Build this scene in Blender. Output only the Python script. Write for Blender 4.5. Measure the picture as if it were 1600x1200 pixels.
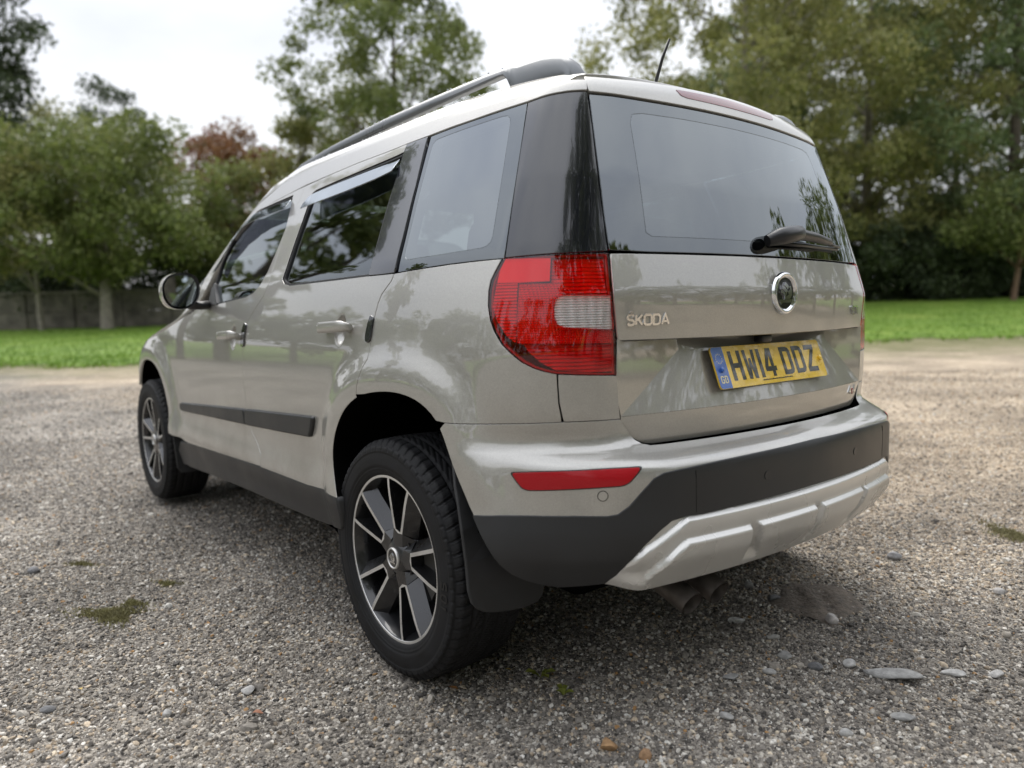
import bpy, bmesh, math, random
import numpy as np
from mathutils import Vector, Matrix, Euler
from mathutils.geometry import delaunay_2d_cdt

# ------------------------------------------------------------------ start clean
for _o in list(bpy.data.objects): bpy.data.objects.remove(_o)
SC = bpy.context.scene
COL = SC.collection
R = math.radians
random.seed(7); RNG = np.random.default_rng(7)

# ------------------------------------------------------------------ camera (x forward along the car, y to its left, z up; rear axle at x = 0)
CAM_POS = np.array([-1.7325, 1.8143, 0.9813])
YAW, PITCH, ROLL = -0.6773, -0.0949, 0.0225
def cam_rows():
    cy, sy, cp, sp = math.cos(YAW), math.sin(YAW), math.cos(PITCH), math.sin(PITCH)
    f = np.array([cy*cp, sy*cp, sp]); r = np.array([sy, -cy, 0.]); d = np.cross(f, r)
    c, s = math.cos(ROLL), math.sin(ROLL)
    return c*r + s*d, -s*r + c*d, f
_r, _d, _f = cam_rows()
cam = bpy.data.cameras.new('camera'); cam_ob = bpy.data.objects.new('camera', cam); COL.objects.link(cam_ob)
M = Matrix(((_r[0], -_d[0], -_f[0], CAM_POS[0]), (_r[1], -_d[1], -_f[1], CAM_POS[1]), (_r[2], -_d[2], -_f[2], CAM_POS[2]), (0, 0, 0, 1)))
cam_ob.matrix_world = M
cam.sensor_width = 36.0; cam.lens = 1153.3/1600*36; cam.clip_start = 0.05; cam.clip_end = 900
cam.dof.use_dof = True; cam.dof.focus_distance = 2.05; cam.dof.aperture_fstop = 1.9; cam.dof.aperture_blades = 0
SC.camera = cam_ob

# ------------------------------------------------------------------ overcast sky and soft sun
SUN_EL, SUN_AZ = R(55), R(-22)          # azimuth of the sun counted from +x towards +y
world = bpy.data.worlds.new("World"); SC.world = world; world.use_nodes = True
nt = world.node_tree; nt.nodes.clear()
def N(tree, kind, **kw):
    n = tree.nodes.new(kind)
    for k, v in kw.items():
        if k in ('operation', 'blend_type', 'data_type', 'noise_dimensions', 'sky_type', 'sun_disc', 'feature', 'wave_type', 'bands_direction', 'interpolation_type', 'distance', 'attribute_name', 'clamp', 'use_clamp', 'subtype', 'wave_profile', 'domain', 'vector_type'):
            setattr(n, k, v)
        else: n.inputs[k].default_value = v
    return n
def ramp(tree, fac, stops, interp='LINEAR'):
    n = tree.nodes.new('ShaderNodeValToRGB'); cr = n.color_ramp; cr.interpolation = interp
    while len(cr.elements) < len(stops): cr.elements.new(0.5)
    for e, (p, c) in zip(cr.elements, stops): e.position = p; e.color = (*c, 1) if len(c) == 3 else c
    if fac is not None: tree.links.new(fac, n.inputs[0])
    return n.outputs[0]
def mixc(tree, fac, a, b, mode='MIX'):
    n = tree.nodes.new('ShaderNodeMix'); n.data_type = 'RGBA'; n.blend_type = mode
    for i, v in ((0, fac), (6, a), (7, b)):
        if hasattr(v, 'is_linked') or hasattr(v, 'links'): tree.links.new(v, n.inputs[i])
        else: n.inputs[i].default_value = v if i == 0 else ((*v, 1) if len(v) == 3 else v)
    return n.outputs[2]
def mth(tree, op, a, b=None, c=None):
    n = tree.nodes.new('ShaderNodeMath'); n.operation = op
    for i, v in enumerate((a, b, c)):
        if v is None: continue
        if hasattr(v, 'links'): tree.links.new(v, n.inputs[i])
        else: n.inputs[i].default_value = v
    return n.outputs[0]
def mapr(tree, v, a, b, c=0., d=1., smooth=False):
    n = tree.nodes.new('ShaderNodeMapRange'); n.interpolation_type = 'SMOOTHSTEP' if smooth else 'LINEAR'
    tree.links.new(v, n.inputs[0])
    for i, x in zip((1, 2, 3, 4), (a, b, c, d)): n.inputs[i].default_value = x
    return n.outputs[0]
tc = N(nt, 'ShaderNodeTexCoord'); sep = N(nt, 'ShaderNodeSeparateXYZ'); nt.links.new(tc.outputs['Generated'], sep.inputs[0])
sky = N(nt, 'ShaderNodeTexSky', sky_type='NISHITA', sun_disc=False)
sky.sun_elevation = SUN_EL; sky.sun_rotation = R(90) - SUN_AZ; sky.air_density = 1.5; sky.dust_density = 3
mp = N(nt, 'ShaderNodeMapping'); mp.inputs['Scale'].default_value = (1, 1, 2.2); nt.links.new(tc.outputs['Generated'], mp.inputs[0])
nz = N(nt, 'ShaderNodeTexNoise', Scale=1.7, Detail=5., Roughness=.5, Distortion=.35); nt.links.new(mp.outputs[0], nz.inputs['Vector'])
el = mapr(nt, sep.outputs[2], 0.0, 0.9)
base = ramp(nt, el, [(0., (3.55, 3.62, 3.92)), (.12, (3.75, 3.8, 4.0)), (.26, (4.05, 4.1, 4.22)), (.42, (4.8, 4.88, 5.05)), (1., (7.9, 8.1, 8.5))])
cl = ramp(nt, nz.outputs[0], [(.30, (.76, .78, .85)), (.5, (.98, .985, 1.)), (.68, (1.14, 1.135, 1.12))])
cloud = mixc(nt, 1., base, cl, 'MULTIPLY')
skyc = mixc(nt, .93, sky.outputs[0], cloud)
bg = N(nt, 'ShaderNodeBackground', Strength=.1); nt.links.new(skyc, bg.inputs[0])
wo = N(nt, 'ShaderNodeOutputWorld'); nt.links.new(bg.outputs[0], wo.inputs[0])
sun = bpy.data.lights.new('sun', 'SUN'); sun.energy = 1.35; sun.angle = R(50); sun.color = (1, .96, .90)
sun_ob = bpy.data.objects.new('sun', sun); COL.objects.link(sun_ob)
sd = Vector((math.cos(SUN_AZ)*math.cos(SUN_EL), math.sin(SUN_AZ)*math.cos(SUN_EL), math.sin(SUN_EL)))
sun_ob.rotation_euler = sd.to_track_quat('Z', 'Y').to_euler()
SC.view_settings.view_transform = 'Standard'; SC.view_settings.look = 'None'; SC.view_settings.gamma = 1
SC.view_settings.use_curve_mapping = False; SC.view_settings.exposure = 1.25
SC.cycles.max_bounces = 8; SC.cycles.transparent_max_bounces = 24; SC.cycles.caustics_reflective = False; SC.cycles.caustics_refractive = False
SC.cycles.sample_clamp_indirect = 6
SC.cycles.use_denoising = True

# ------------------------------------------------------------------ helpers
def tag(o, label=None, cat=None, group=None, kind=None):
    for k, v in (('label', label), ('category', cat), ('group', group), ('kind', kind)):
        if v: o[k] = v
    return o
def empty(name, loc, parent=None):
    o = bpy.data.objects.new(name, None); o.empty_display_size = .2; COL.objects.link(o); o.location = loc
    if parent: o.parent = parent
    return o
def link(name, me, parent=None):
    o = bpy.data.objects.new(name, me); COL.objects.link(o)
    if parent: o.parent = parent
    return o
def mk(name, v, f, mats, parent=None, smooth=True, normals=None, midx=None, angle=None):
    me = bpy.data.meshes.new(name)
    me.from_pydata([tuple(map(float, p)) for p in v], [], [tuple(int(i) for i in q) for q in f])
    for m in (mats if isinstance(mats, (list, tuple)) else [mats]): me.materials.append(m)
    if midx is not None: me.polygons.foreach_set('material_index', np.asarray(midx, np.int32))
    if smooth and len(me.polygons): me.polygons.foreach_set('use_smooth', np.ones(len(me.polygons), bool))
    me.update()
    if angle is not None: me.set_sharp_from_angle(angle=R(angle))
    if normals is not None: me.normals_split_custom_set_from_vertices([tuple(map(float, q)) for q in normals])
    return link(name, me, parent)
def mk_big(name, v, f, mat, parent=None, smooth=False):
    """large equal-sided meshes from arrays"""
    me = bpy.data.meshes.new(name); k = f.shape[1]
    me.vertices.add(len(v)); me.vertices.foreach_set('co', np.asarray(v, np.float32).ravel())
    me.loops.add(f.size); me.loops.foreach_set('vertex_index', np.asarray(f, np.int32).ravel())
    me.polygons.add(len(f)); me.polygons.foreach_set('loop_start', np.arange(0, f.size, k, dtype=np.int32))
    me.polygons.foreach_set('loop_total', np.full(len(f), k, np.int32))
    me.materials.append(mat)
    if smooth: me.polygons.foreach_set('use_smooth', np.ones(len(f), bool))
    me.update(calc_edges=True); me.validate()
    return link(name, me, parent)
def tube(path, radii, n=8, cap=True, flat=1.0, up=None):
    """tapered tube along a 3-D path -> verts, faces"""
    path = [Vector(p) for p in path]; V = []; Fc = []
    for i, p in enumerate(path):
        t = (path[min(i+1, len(path)-1)] - path[max(i-1, 0)]).normalized()
        a = Vector(up) if up else (Vector((0, 0, 1)) if abs(t.z) < .95 else Vector((1, 0, 0)))
        x = t.cross(a).normalized(); y = x.cross(t).normalized()
        r = radii[i] if hasattr(radii, '__len__') else radii
        for k in range(n):
            an = 2*math.pi*k/n; V.append(p + x*(r*math.cos(an)) + y*(r*flat*math.sin(an)))
    for i in range(len(path)-1):
        for k in range(n):
            Fc.append((i*n+k, i*n+(k+1) % n, (i+1)*n+(k+1) % n, (i+1)*n+k))
    if cap:
        Fc.append(tuple(range(n))[::-1]); Fc.append(tuple((len(path)-1)*n+k for k in range(n)))
    return V, Fc
def join(parts):
    V = []; Fc = []; mi = []
    for k, pt in enumerate(parts):
        o = len(V); V += list(pt[0]); Fc += [tuple(i+o for i in q) for q in pt[1]]
        mi += [pt[2] if len(pt) > 2 else 0]*len(pt[1])
    return V, Fc, mi
def box(c, s, rot=None):
    V = [Vector((c[0]+s[0]*x/2, c[1]+s[1]*y/2, c[2]+s[2]*z/2)) for x in (-1, 1) for y in (-1, 1) for z in (-1, 1)]
    return V, [(0, 1, 3, 2), (4, 6, 7, 5), (0, 4, 5, 1), (2, 3, 7, 6), (0, 2, 6, 4), (1, 5, 7, 3)]
def bevel(o, w=.01, seg=2, angle=40):
    m = o.modifiers.new('bevel', 'BEVEL'); m.width = w; m.segments = seg; m.limit_method = 'ANGLE'; m.angle_limit = R(angle); m.harden_normals = False
    return o
def AS(a, s, z=None):
    """a = metres ahead of the camera, s = metres to its left"""
    x = CAM_POS[0] + a*math.cos(YAW) - s*math.sin(YAW); y = CAM_POS[1] + a*math.sin(YAW) + s*math.cos(YAW)
    return (x, y, ground_z(x, y) if z is None else z)
def to_as(x, y):
    dx = x-CAM_POS[0]; dy = y-CAM_POS[1]
    return dx*math.cos(YAW)+dy*math.sin(YAW), -dx*math.sin(YAW)+dy*math.cos(YAW)
def ground_z(x, y):
    a, s = to_as(x, y)
    d = np.clip(np.maximum(a, 0)-11, 0, 60)
    return (.044 - .00025*np.clip(s, -30, 30))*d*d/(d+6)

# ------------------------------------------------------------------ materials
def mat(name):
    m = bpy.data.materials.new(name); m.use_nodes = True; t = m.node_tree; t.nodes.clear()
    o = t.nodes.new('ShaderNodeOutputMaterial'); return m, t, o
def pbr(name, col, rough=.5, metal=0., coat=0., coat_rough=.03, spec=.5, bump=None, emis=None, noise=None, sheen=0.):
    m, t, o = mat(name); p = t.nodes.new('ShaderNodeBsdfPrincipled'); t.links.new(p.outputs[0], o.inputs[0])
    p.inputs['Base Color'].default_value = (*col, 1); p.inputs['Roughness'].default_value = rough; p.inputs['Metallic'].default_value = metal
    p.inputs['Coat Weight'].default_value = coat; p.inputs['Coat Roughness'].default_value = coat_rough; p.inputs['Specular IOR Level'].default_value = spec
    geo = t.nodes.new('ShaderNodeTexCoord')
    if noise:   # (scale, amount) colour mottling, grime
        nz = N(t, 'ShaderNodeTexNoise', Scale=noise[0], Detail=4.); t.links.new(geo.outputs['Object'], nz.inputs['Vector'])
        k = mapr(t, nz.outputs[0], .3, .7, 1-noise[1], 1+noise[1])
        cc = mixc(t, 1., (*col, 1), k, 'MULTIPLY'); t.links.new(cc, p.inputs['Base Color'])
        rr = mapr(t, nz.outputs[0], .3, .7, max(rough-.08, .02), rough+.08); t.links.new(rr, p.inputs['Roughness'])
    if bump:    # (scale, strength, distance)
        nb = N(t, 'ShaderNodeTexNoise', Scale=bump[0], Detail=2.); t.links.new(geo.outputs['Object'], nb.inputs['Vector'])
        b = N(t, 'ShaderNodeBump', Strength=bump[1], Distance=bump[2]); t.links.new(nb.outputs[0], b.inputs['Height']); t.links.new(b.outputs[0], p.inputs['Normal'])
    return m

# ================================================================== GROUND
def pos_as(t):
    g = t.nodes.new('ShaderNodeNewGeometry')
    v = N(t, 'ShaderNodeVectorMath', operation='SUBTRACT'); t.links.new(g.outputs['Position'], v.inputs[0]); v.inputs[1].default_value = tuple(CAM_POS)
    da = N(t, 'ShaderNodeVectorMath', operation='DOT_PRODUCT'); t.links.new(v.outputs[0], da.inputs[0]); da.inputs[1].default_value = (math.cos(YAW), math.sin(YAW), 0)
    ds = N(t, 'ShaderNodeVectorMath', operation='DOT_PRODUCT'); t.links.new(v.outputs[0], ds.inputs[0]); ds.inputs[1].default_value = (-math.sin(YAW), math.cos(YAW), 0)
    return g.outputs['Position'], da.outputs['Value'], ds.outputs['Value']
GREY = [(0.0, (0.0456, 0.0422, 0.0392)), (0.15, (0.1003, 0.091, 0.0816)), (0.4, (0.1801, 0.1632, 0.1442)), (0.6, (0.2531, 0.2287, 0.1982)), (0.78, (0.3648, 0.3308, 0.2841)), (0.9, (0.5016, 0.4662, 0.4134)), (1.0, (0.684, 0.6493, 0.5883))]
TAN = [(0.0, (0.1545, 0.1232, 0.0911)), (0.25, (0.2987, 0.2404, 0.1764)), (0.5, (0.412, 0.3333, 0.245)), (0.75, (0.5047, 0.4141, 0.3087)), (0.92, (0.5768, 0.4899, 0.3724)), (1.0, (0.6592, 0.5858, 0.4704))]
def tan_zone(t, P, a, s):
    """where the paler, sandier stone lies on the car park (a real change of stone, in patches)"""
    n1 = N(t, 'ShaderNodeTexNoise', Scale=.45, Detail=4.); t.links.new(P, n1.inputs['Vector'])
    w = mth(t, 'ADD', a, mth(t, 'MULTIPLY', mth(t, 'SUBTRACT', n1.outputs[0], .5), 5.0))
    w = mth(t, 'ADD', w, mth(t, 'MULTIPLY', s, -.95))
    return mapr(t, w, 3.3, 6.6, .05, .95, True)
def gravel_ground_material():
    m, t, o = mat('gravel_ground'); P, a, s = pos_as(t)
    p = t.nodes.new('ShaderNodeBsdfPrincipled'); t.links.new(p.outputs[0], o.inputs[0]); p.inputs['Roughness'].default_value = .85; p.inputs['Specular IOR Level'].default_value = .3
    v1 = N(t, 'ShaderNodeTexVoronoi', Scale=75.); v2 = N(t, 'ShaderNodeTexVoronoi', Scale=190.); v3 = N(t, 'ShaderNodeTexVoronoi', Scale=24.)
    for v in (v1, v2, v3): t.links.new(P, v.inputs['Vector'])
    def grey(v):
        sp = t.nodes.new('ShaderNodeSeparateColor'); t.links.new(v.outputs['Color'], sp.inputs[0]); return sp
    s1, s2, s3 = grey(v1), grey(v2), grey(v3)
    big = mapr(t, s3.outputs[1], .80, .84)          # a few larger stones
    f = mixc(t, .45, s1.outputs[0], s2.outputs[0]); f = mixc(t, mth(t, 'MULTIPLY', big, .8), f, s3.outputs[0])
    tz = tan_zone(t, P, a, s)
    col = mixc(t, tz, ramp(t, f, GREY), ramp(t, f, TAN))
    # broad dirt and damp patches
    nb = N(t, 'ShaderNodeTexNoise', Scale=.9, Detail=6., Roughness=.62); t.links.new(P, nb.inputs['Vector'])
    col = mixc(t, 1., col, mapr(t, nb.outputs[0], .30, .70, .58, 1.30), 'MULTIPLY')
    # thin moss, more of it further out
    nm = N(t, 'ShaderNodeTexNoise', Scale=1.3, Detail=6., Roughness=.7); t.links.new(P, nm.inputs['Vector'])
    ms = mth(t, 'MULTIPLY', mapr(t, nm.outputs[0], .60, .72), mapr(t, a, 4., 9., .0, .55))
    col = mixc(t, ms, col, (.13, .135, .045))
    edge = mth(t, 'MULTIPLY', mapr(t, mth(t, 'ADD', a, mth(t, 'MULTIPLY', nm.outputs[0], 6.)), 15.5, 19., 0., .75), 1.)
    col = mixc(t, edge, col, (.12, .13, .04))
    t.links.new(col, p.inputs['Base Color'])
    h = mth(t, 'ADD', mth(t, 'MULTIPLY', v1.outputs['Distance'], -.7), mth(t, 'MULTIPLY', v2.outputs['Distance'], -.3))
    b = N(t, 'ShaderNodeBump', Strength=1., Distance=.012); t.links.new(h, b.inputs['Height']); t.links.new(b.outputs[0], p.inputs['Normal'])
    return m
def stone_material():
    m, t, o = mat('gravel_stone'); P, a, s = pos_as(t)
    p = t.nodes.new('ShaderNodeBsdfPrincipled'); t.links.new(p.outputs[0], o.inputs[0]); p.inputs['Roughness'].default_value = .72; p.inputs['Specular IOR Level'].default_value = .35
    oi = t.nodes.new('ShaderNodeObjectInfo'); r = oi.outputs['Random']
    tz = tan_zone(t, P, a, s)
    r2 = mth(t, 'FRACT', mth(t, 'MULTIPLY', r, 37.7)); r3 = mth(t, 'FRACT', mth(t, 'MULTIPLY', r, 811.3))
    col = mixc(t, mth(t, 'LESS_THAN', r2, mth(t, 'ADD', mth(t, 'MULTIPLY', tz, .75), .10)), ramp(t, r, GREY), ramp(t, r, TAN))
    col = mixc(t, mth(t, 'LESS_THAN', r3, .009), col, (.36, .21, .09))      # orange flint
    col = mixc(t, mth(t, 'GREATER_THAN', r3, .972), col, (.56, .54, .50))   # white quartz
    nb = N(t, 'ShaderNodeTexNoise', Scale=140., Detail=4.); t.links.new(P, nb.inputs['Vector'])
    col = mixc(t, 1., col, mapr(t, nb.outputs[0], .3, .7, .72, 1.25), 'MULTIPLY')
    nd = N(t, 'ShaderNodeTexNoise', Scale=.9, Detail=6., Roughness=.62); t.links.new(P, nd.inputs['Vector'])
    col = mixc(t, 1., col, mapr(t, nd.outputs[0], .30, .70, .60, 1.28), 'MULTIPLY')
    t.links.new(col, p.inputs['Base Color'])
    b = N(t, 'ShaderNodeBump', Strength=.5, Distance=.002); t.links.new(nb.outputs[0], b.inputs['Height']); t.links.new(b.outputs[0], p.inputs['Normal'])
    return m
# one terrain sheet out to the horizon, finer near the car
def sheet(name, A, S, zoff, material, keep=None):
    AA, SS = np.meshgrid(A, S, indexing='ij')
    X = CAM_POS[0] + AA*math.cos(YAW) - SS*math.sin(YAW); Y = CAM_POS[1] + AA*math.sin(YAW) + SS*math.cos(YAW)
    Z = ground_z(X, Y) + zoff(AA, SS) if callable(zoff) else ground_z(X, Y) + zoff
    V = np.stack([X, Y, Z], -1).reshape(-1, 3); n, k = AA.shape
    i = np.arange(n*k).reshape(n, k); f = np.stack([i[:-1, :-1], i[1:, :-1], i[1:, 1:], i[:-1, 1:]], -1).reshape(-1, 4)
    f = f[:, ::-1]
    if keep is not None:
        c = (keep(AA, SS)).ravel(); f = f[c[f].all(1)]
    return mk_big(name, V, f, material, smooth=True)
def wob(a, s, amp, w):
    return amp*(np.sin(a*w*1.7+s*w*.6+1.3)+np.sin(s*w*1.3-a*w*.4+.4)+.6*np.sin(s*w*3.1+a*w*2.2))/2.6
Acoord = np.concatenate([np.linspace(-420, -60, 10), np.linspace(-50, -4, 24), np.arange(-3, 14, .18), np.linspace(14.3, 70, 90), np.linspace(80, 520, 14)])
Scoord = np.concatenate([np.linspace(-420, -60, 10), np.linspace(-52, -9, 44), np.arange(-8, 8, .2), np.linspace(8.4, 52, 44), np.linspace(60, 420, 10)])
soil_rough = lambda a, s: wob(a, s, .010, 1.1)*np.clip((np.hypot(a-3, s)-3.2)/2, 0, 1)
ground = sheet('ground', Acoord, Scoord, soil_rough, gravel_ground_material()); tag(ground, kind='structure')

# lawn beyond the car park, on its own slightly higher sheet with a ragged edge
def grass_material(name, dark, mid, light):
    m, t, o = mat(name); P, a, s = pos_as(t)
    p = t.nodes.new('ShaderNodeBsdfPrincipled'); p.inputs['Roughness'].default_value = .7; p.inputs['Specular IOR Level'].default_value = .25
    n1 = N(t, 'ShaderNodeTexNoise', Scale=.7, Detail=6., Roughness=.65); n2 = N(t, 'ShaderNodeTexNoise', Scale=14., Detail=3.)
    for n in (n1, n2): t.links.new(P, n.inputs['Vector'])
    f = mth(t, 'ADD', mth(t, 'MULTIPLY', n1.outputs[0], .65), mth(t, 'MULTIPLY', n2.outputs[0], .35))
    col = ramp(t, f, [(.34, dark), (.5, mid), (.66, light)])
    g = t.nodes.new('ShaderNodeNewGeometry'); col = mixc(t, 1., col, mapr(t, g.outputs['Random Per Island'], 0, 1, .7, 1.3), 'MULTIPLY')
    t.links.new(col, p.inputs['Base Color'])
    tr = t.nodes.new('ShaderNodeBsdfTranslucent'); t.links.new(col, tr.inputs[0])
    mx = N(t, 'ShaderNodeMixShader', Fac=.25); t.links.new(p.outputs[0], mx.inputs[1]); t.links.new(tr.outputs[0], mx.inputs[2]); t.links.new(mx.outputs[0], o.inputs[0])
    return m
GRASS = grass_material('grass_blades', (.075, .14, .018), (.135, .245, .028), (.24, .32, .055))
def lawn_edge(a, s):      # signed: > 0 on the grass
    front = a - (15.6 + .18*np.clip(-s, 0, 12)) + wob(a, s, .55, 1.4) + wob(a, s, .35, 4.3)
    left = s - 19 + wob(a, s, .8, .9)
    right = -s - 26 + wob(a, s, .8, .9)
    back = -a - 24 + wob(a, s, .8, .7)
    return np.maximum(np.maximum(front, left), np.maximum(right, back))
lawn = sheet('lawn', np.concatenate([np.linspace(-60, 14.4, 120), np.arange(14.5, 22, .16), np.linspace(22.2, 60, 60)]),
             np.concatenate([np.linspace(-60, -16, 50), np.arange(-15.6, 15.6, .3), np.linspace(16, 60, 60)]),
             lambda a, s: .012 + .05*np.clip(lawn_edge(a, s), 0, 1) + wob(a, s, .02, 1.9)*np.clip(lawn_edge(a, s), 0, 1), grass_material('lawn_turf', (.085, .135, .024), (.13, .22, .03), (.22, .28, .06)), keep=lambda a, s: lawn_edge(a, s) > 0)
tag(lawn, kind='structure')
def blades(name, pts, hgt, wid, material, lean=.5, seed=1):
    r = np.random.default_rng(seed); n = len(pts); an = r.uniform(0, 2*np.pi, n); h = hgt*r.uniform(.5, 1.3, n); w = wid*r.uniform(.6, 1.3, n)
    d = np.stack([np.cos(an), np.sin(an), np.zeros(n)], 1); l = r.normal(0, lean, (n, 2))
    b0 = pts - d*w[:, None]/2; b1 = pts + d*w[:, None]/2; tip = pts + np.stack([l[:, 0]*h, l[:, 1]*h, h], 1)
    V = np.stack([b0, b1, tip], 1).reshape(-1, 3); f = np.arange(3*n).reshape(n, 3)
    return mk_big(name, V, f, material)
r = np.random.default_rng(3)
aa = np.concatenate([15 + 20*r.random(52000)**1.6, r.uniform(14.2, 17.5, 9000)]); sL = np.concatenate([r.uniform(-26, 28, 52000), r.uniform(-16, 16, 9000)])
ed = lawn_edge(aa, sL); k = ed > -.35*r.random(len(aa)); aa, sL = aa[k], sL[k]
X = CAM_POS[0] + aa*math.cos(YAW) - sL*math.sin(YAW); Y = CAM_POS[1] + aa*math.sin(YAW) + sL*math.cos(YAW)
gp = np.stack([X, Y, ground_z(X, Y)+.012+.05*np.clip(lawn_edge(aa, sL), 0, 1)-.01], 1)
g = blades('grass', gp, .085, .03, GRASS, .55, 4); tag(g, 'bright green grass on the lawn beyond the gravel', 'grass', kind='stuff')

# ------------------------------------------------------------------ gravel: small stones by the hundred thousand
def stone_mesh(name, seed, flat=.6, sub=2):
    bm = bmesh.new(); bmesh.ops.create_icosphere(bm, subdivisions=sub, radius=.5); rr = random.Random(seed)
    ax = Vector((rr.uniform(.75, 1.3), rr.uniform(.6, 1.), flat*rr.uniform(.8, 1.2)))
    cuts = [(Vector((rr.gauss(0, 1), rr.gauss(0, 1), rr.gauss(0, 1))).normalized(), rr.uniform(.27, .42)) for _ in range(7)]
    for v in bm.verts:
        c = v.co.copy()
        for nrm, d in cuts:
            e = c.dot(nrm)
            if e > d: c -= nrm*(e-d)*.9
        v.co = Vector((c.x*ax.x, c.y*ax.y, c.z*ax.z))*1.15
    me = bpy.data.meshes.new(name); bm.to_mesh(me); bm.free(); me.polygons.foreach_set('use_smooth', np.ones(len(me.polygons), bool)); me.set_sharp_from_angle(angle=R(38))
    return me
STONE = stone_material()
pc = bpy.data.collections.new('gravel_kinds')
for i in range(7):
    me = stone_mesh('gravel_kind', 100+i, .62, 2 if i < 4 else 1); me.materials.append(STONE); pc.objects.link(bpy.data.objects.new('gravel_kind', me))
EARTH = (-.50, -.47)
def gravel_points():
    r = np.random.default_rng(11); out = []
    def zone(n, a0, a1, lo, hi, kx=.78):
        a = np.sqrt(r.uniform(a0*a0, a1*a1, n)); s = a*r.uniform(-kx, kx, n)
        sc = lo + (hi-lo)*r.random(n)**2.6
        return np.stack([a, s, sc], 1)
    out.append(zone(110000, 1.25, 3.3, .0045, .0155)); out.append(zone(105000, 3.2, 6.2, .007, .018)); out.append(zone(30000, 6.0, 11, .013, .030)); out.append(zone(1100, 1.3, 6, .018, .036))
    out.append(zone(90000, 1.25, 2.9, .0025, .0065))
    return np.concatenate(out)
gp = gravel_points(); X = CAM_POS[0] + gp[:, 0]*math.cos(YAW) - gp[:, 1]*math.sin(YAW); Y = CAM_POS[1] + gp[:, 0]*math.sin(YAW) + gp[:, 1]*math.cos(YAW)
gz = ground_z(X, Y) + soil_rough(gp[:, 0], gp[:, 1]) + gp[:, 2]*.08
clr = np.ones(len(X), bool)
for wx in (0, 2.578):
    for wy in (.753, -.753): clr &= ~((np.abs(X-wx) < .085) & (np.abs(Y-wy) < .112))
_cw = wob(gp[:, 0], gp[:, 1], 1., 2.3) + .5*wob(gp[:, 0]+3, gp[:, 1]-7, 1., 5.1)
clr &= (np.random.default_rng(12).random(len(X)) < np.clip(1.02-.75*np.clip(_cw-.35, 0, 1), .3, 1)) | (gp[:, 2] < .006)
clr &= (((X-EARTH[0])**2+(Y-EARTH[1])**2)/.0225 > 1.1*np.random.default_rng(9).random(len(X))**.35) | (np.random.default_rng(10).random(len(X)) < .30)
X, Y, gz, sc = X[clr], Y[clr], gz[clr], gp[clr, 2]
me = bpy.data.meshes.new('gravel'); me.vertices.add(len(X)); me.vertices.foreach_set('co', np.stack([X, Y, gz], 1).astype(np.float32).ravel())
at = me.attributes.new('scl', 'FLOAT', 'POINT'); at.data.foreach_set('value', sc.astype(np.float32))
rt = me.attributes.new('rot', 'FLOAT_VECTOR', 'POINT'); rr = np.random.default_rng(5)
rt.data.foreach_set('vector', np.stack([rr.normal(0, .45, len(X)), rr.normal(0, .45, len(X)), rr.uniform(0, 6.28, len(X))], 1).astype(np.float32).ravel())
me.update(); me.materials.append(STONE)
gravel = link('gravel', me); tag(gravel, 'loose grey and buff gravel covering the car park round the car', 'gravel', kind='stuff')
ng = bpy.data.node_groups.new('scatter', 'GeometryNodeTree')
ng.interface.new_socket('Geometry', in_out='INPUT', socket_type='NodeSocketGeometry'); ng.interface.new_socket('Geometry', in_out='OUTPUT', socket_type='NodeSocketGeometry')
gi = ng.nodes.new('NodeGroupInput'); go = ng.nodes.new('NodeGroupOutput'); ip = ng.nodes.new('GeometryNodeInstanceOnPoints'); ci = ng.nodes.new('GeometryNodeCollectionInfo')
ci.inputs['Collection'].default_value = pc; ci.inputs['Separate Children'].default_value = True; ci.inputs['Reset Children'].default_value = True
na = ng.nodes.new('GeometryNodeInputNamedAttribute'); na.data_type = 'FLOAT'; na.inputs[0].default_value = 'scl'
nr = ng.nodes.new('GeometryNodeInputNamedAttribute'); nr.data_type = 'FLOAT_VECTOR'; nr.inputs[0].default_value = 'rot'
ip.inputs['Pick Instance'].default_value = True
L = ng.links.new
L(gi.outputs[0], ip.inputs['Points']); L(ci.outputs[0], ip.inputs['Instance']); L(na.outputs['Attribute'], ip.inputs['Scale']); L(nr.outputs['Attribute'], ip.inputs['Rotation']); L(ip.outputs[0], go.inputs[0])
gm = gravel.modifiers.new('scatter', 'NODES'); gm.node_group = ng

# ================================================================== TREES AND WALL
def leaf_material(name, cols, transl=.35):
    m, t, o = mat(name); P, a, s = pos_as(t)
    g = t.nodes.new('ShaderNodeNewGeometry')
    n1 = N(t, 'ShaderNodeTexNoise', Scale=.55, Detail=3.); t.links.new(P, n1.inputs['Vector'])
    f = mth(t, 'ADD', mth(t, 'MULTIPLY', g.outputs['Random Per Island'], .5), mth(t, 'MULTIPLY', mapr(t, n1.outputs[0], .3, .7), .5))
    col = ramp(t, f, [(i/(len(cols)-1), c) for i, c in enumerate(cols)])
    d = N(t, 'ShaderNodeBsdfPrincipled', Roughness=.55); d.inputs['Specular IOR Level'].default_value = .3; t.links.new(col, d.inputs['Base Color'])
    tr = t.nodes.new('ShaderNodeBsdfTranslucent'); t.links.new(col, tr.inputs[0])
    mx = N(t, 'ShaderNodeMixShader', Fac=transl); t.links.new(d.outputs[0], mx.inputs[1]); t.links.new(tr.outputs[0], mx.inputs[2]); t.links.new(mx.outputs[0], o.inputs[0])
    return m
BARK = pbr('bark', (.115, .095, .075), .9, noise=(6., .35), bump=(25., .8, .02))
BARK_PALE = pbr('pale_bark', (.24, .215, .18), .9, noise=(5., .3), bump=(25., .7, .02))
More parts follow.
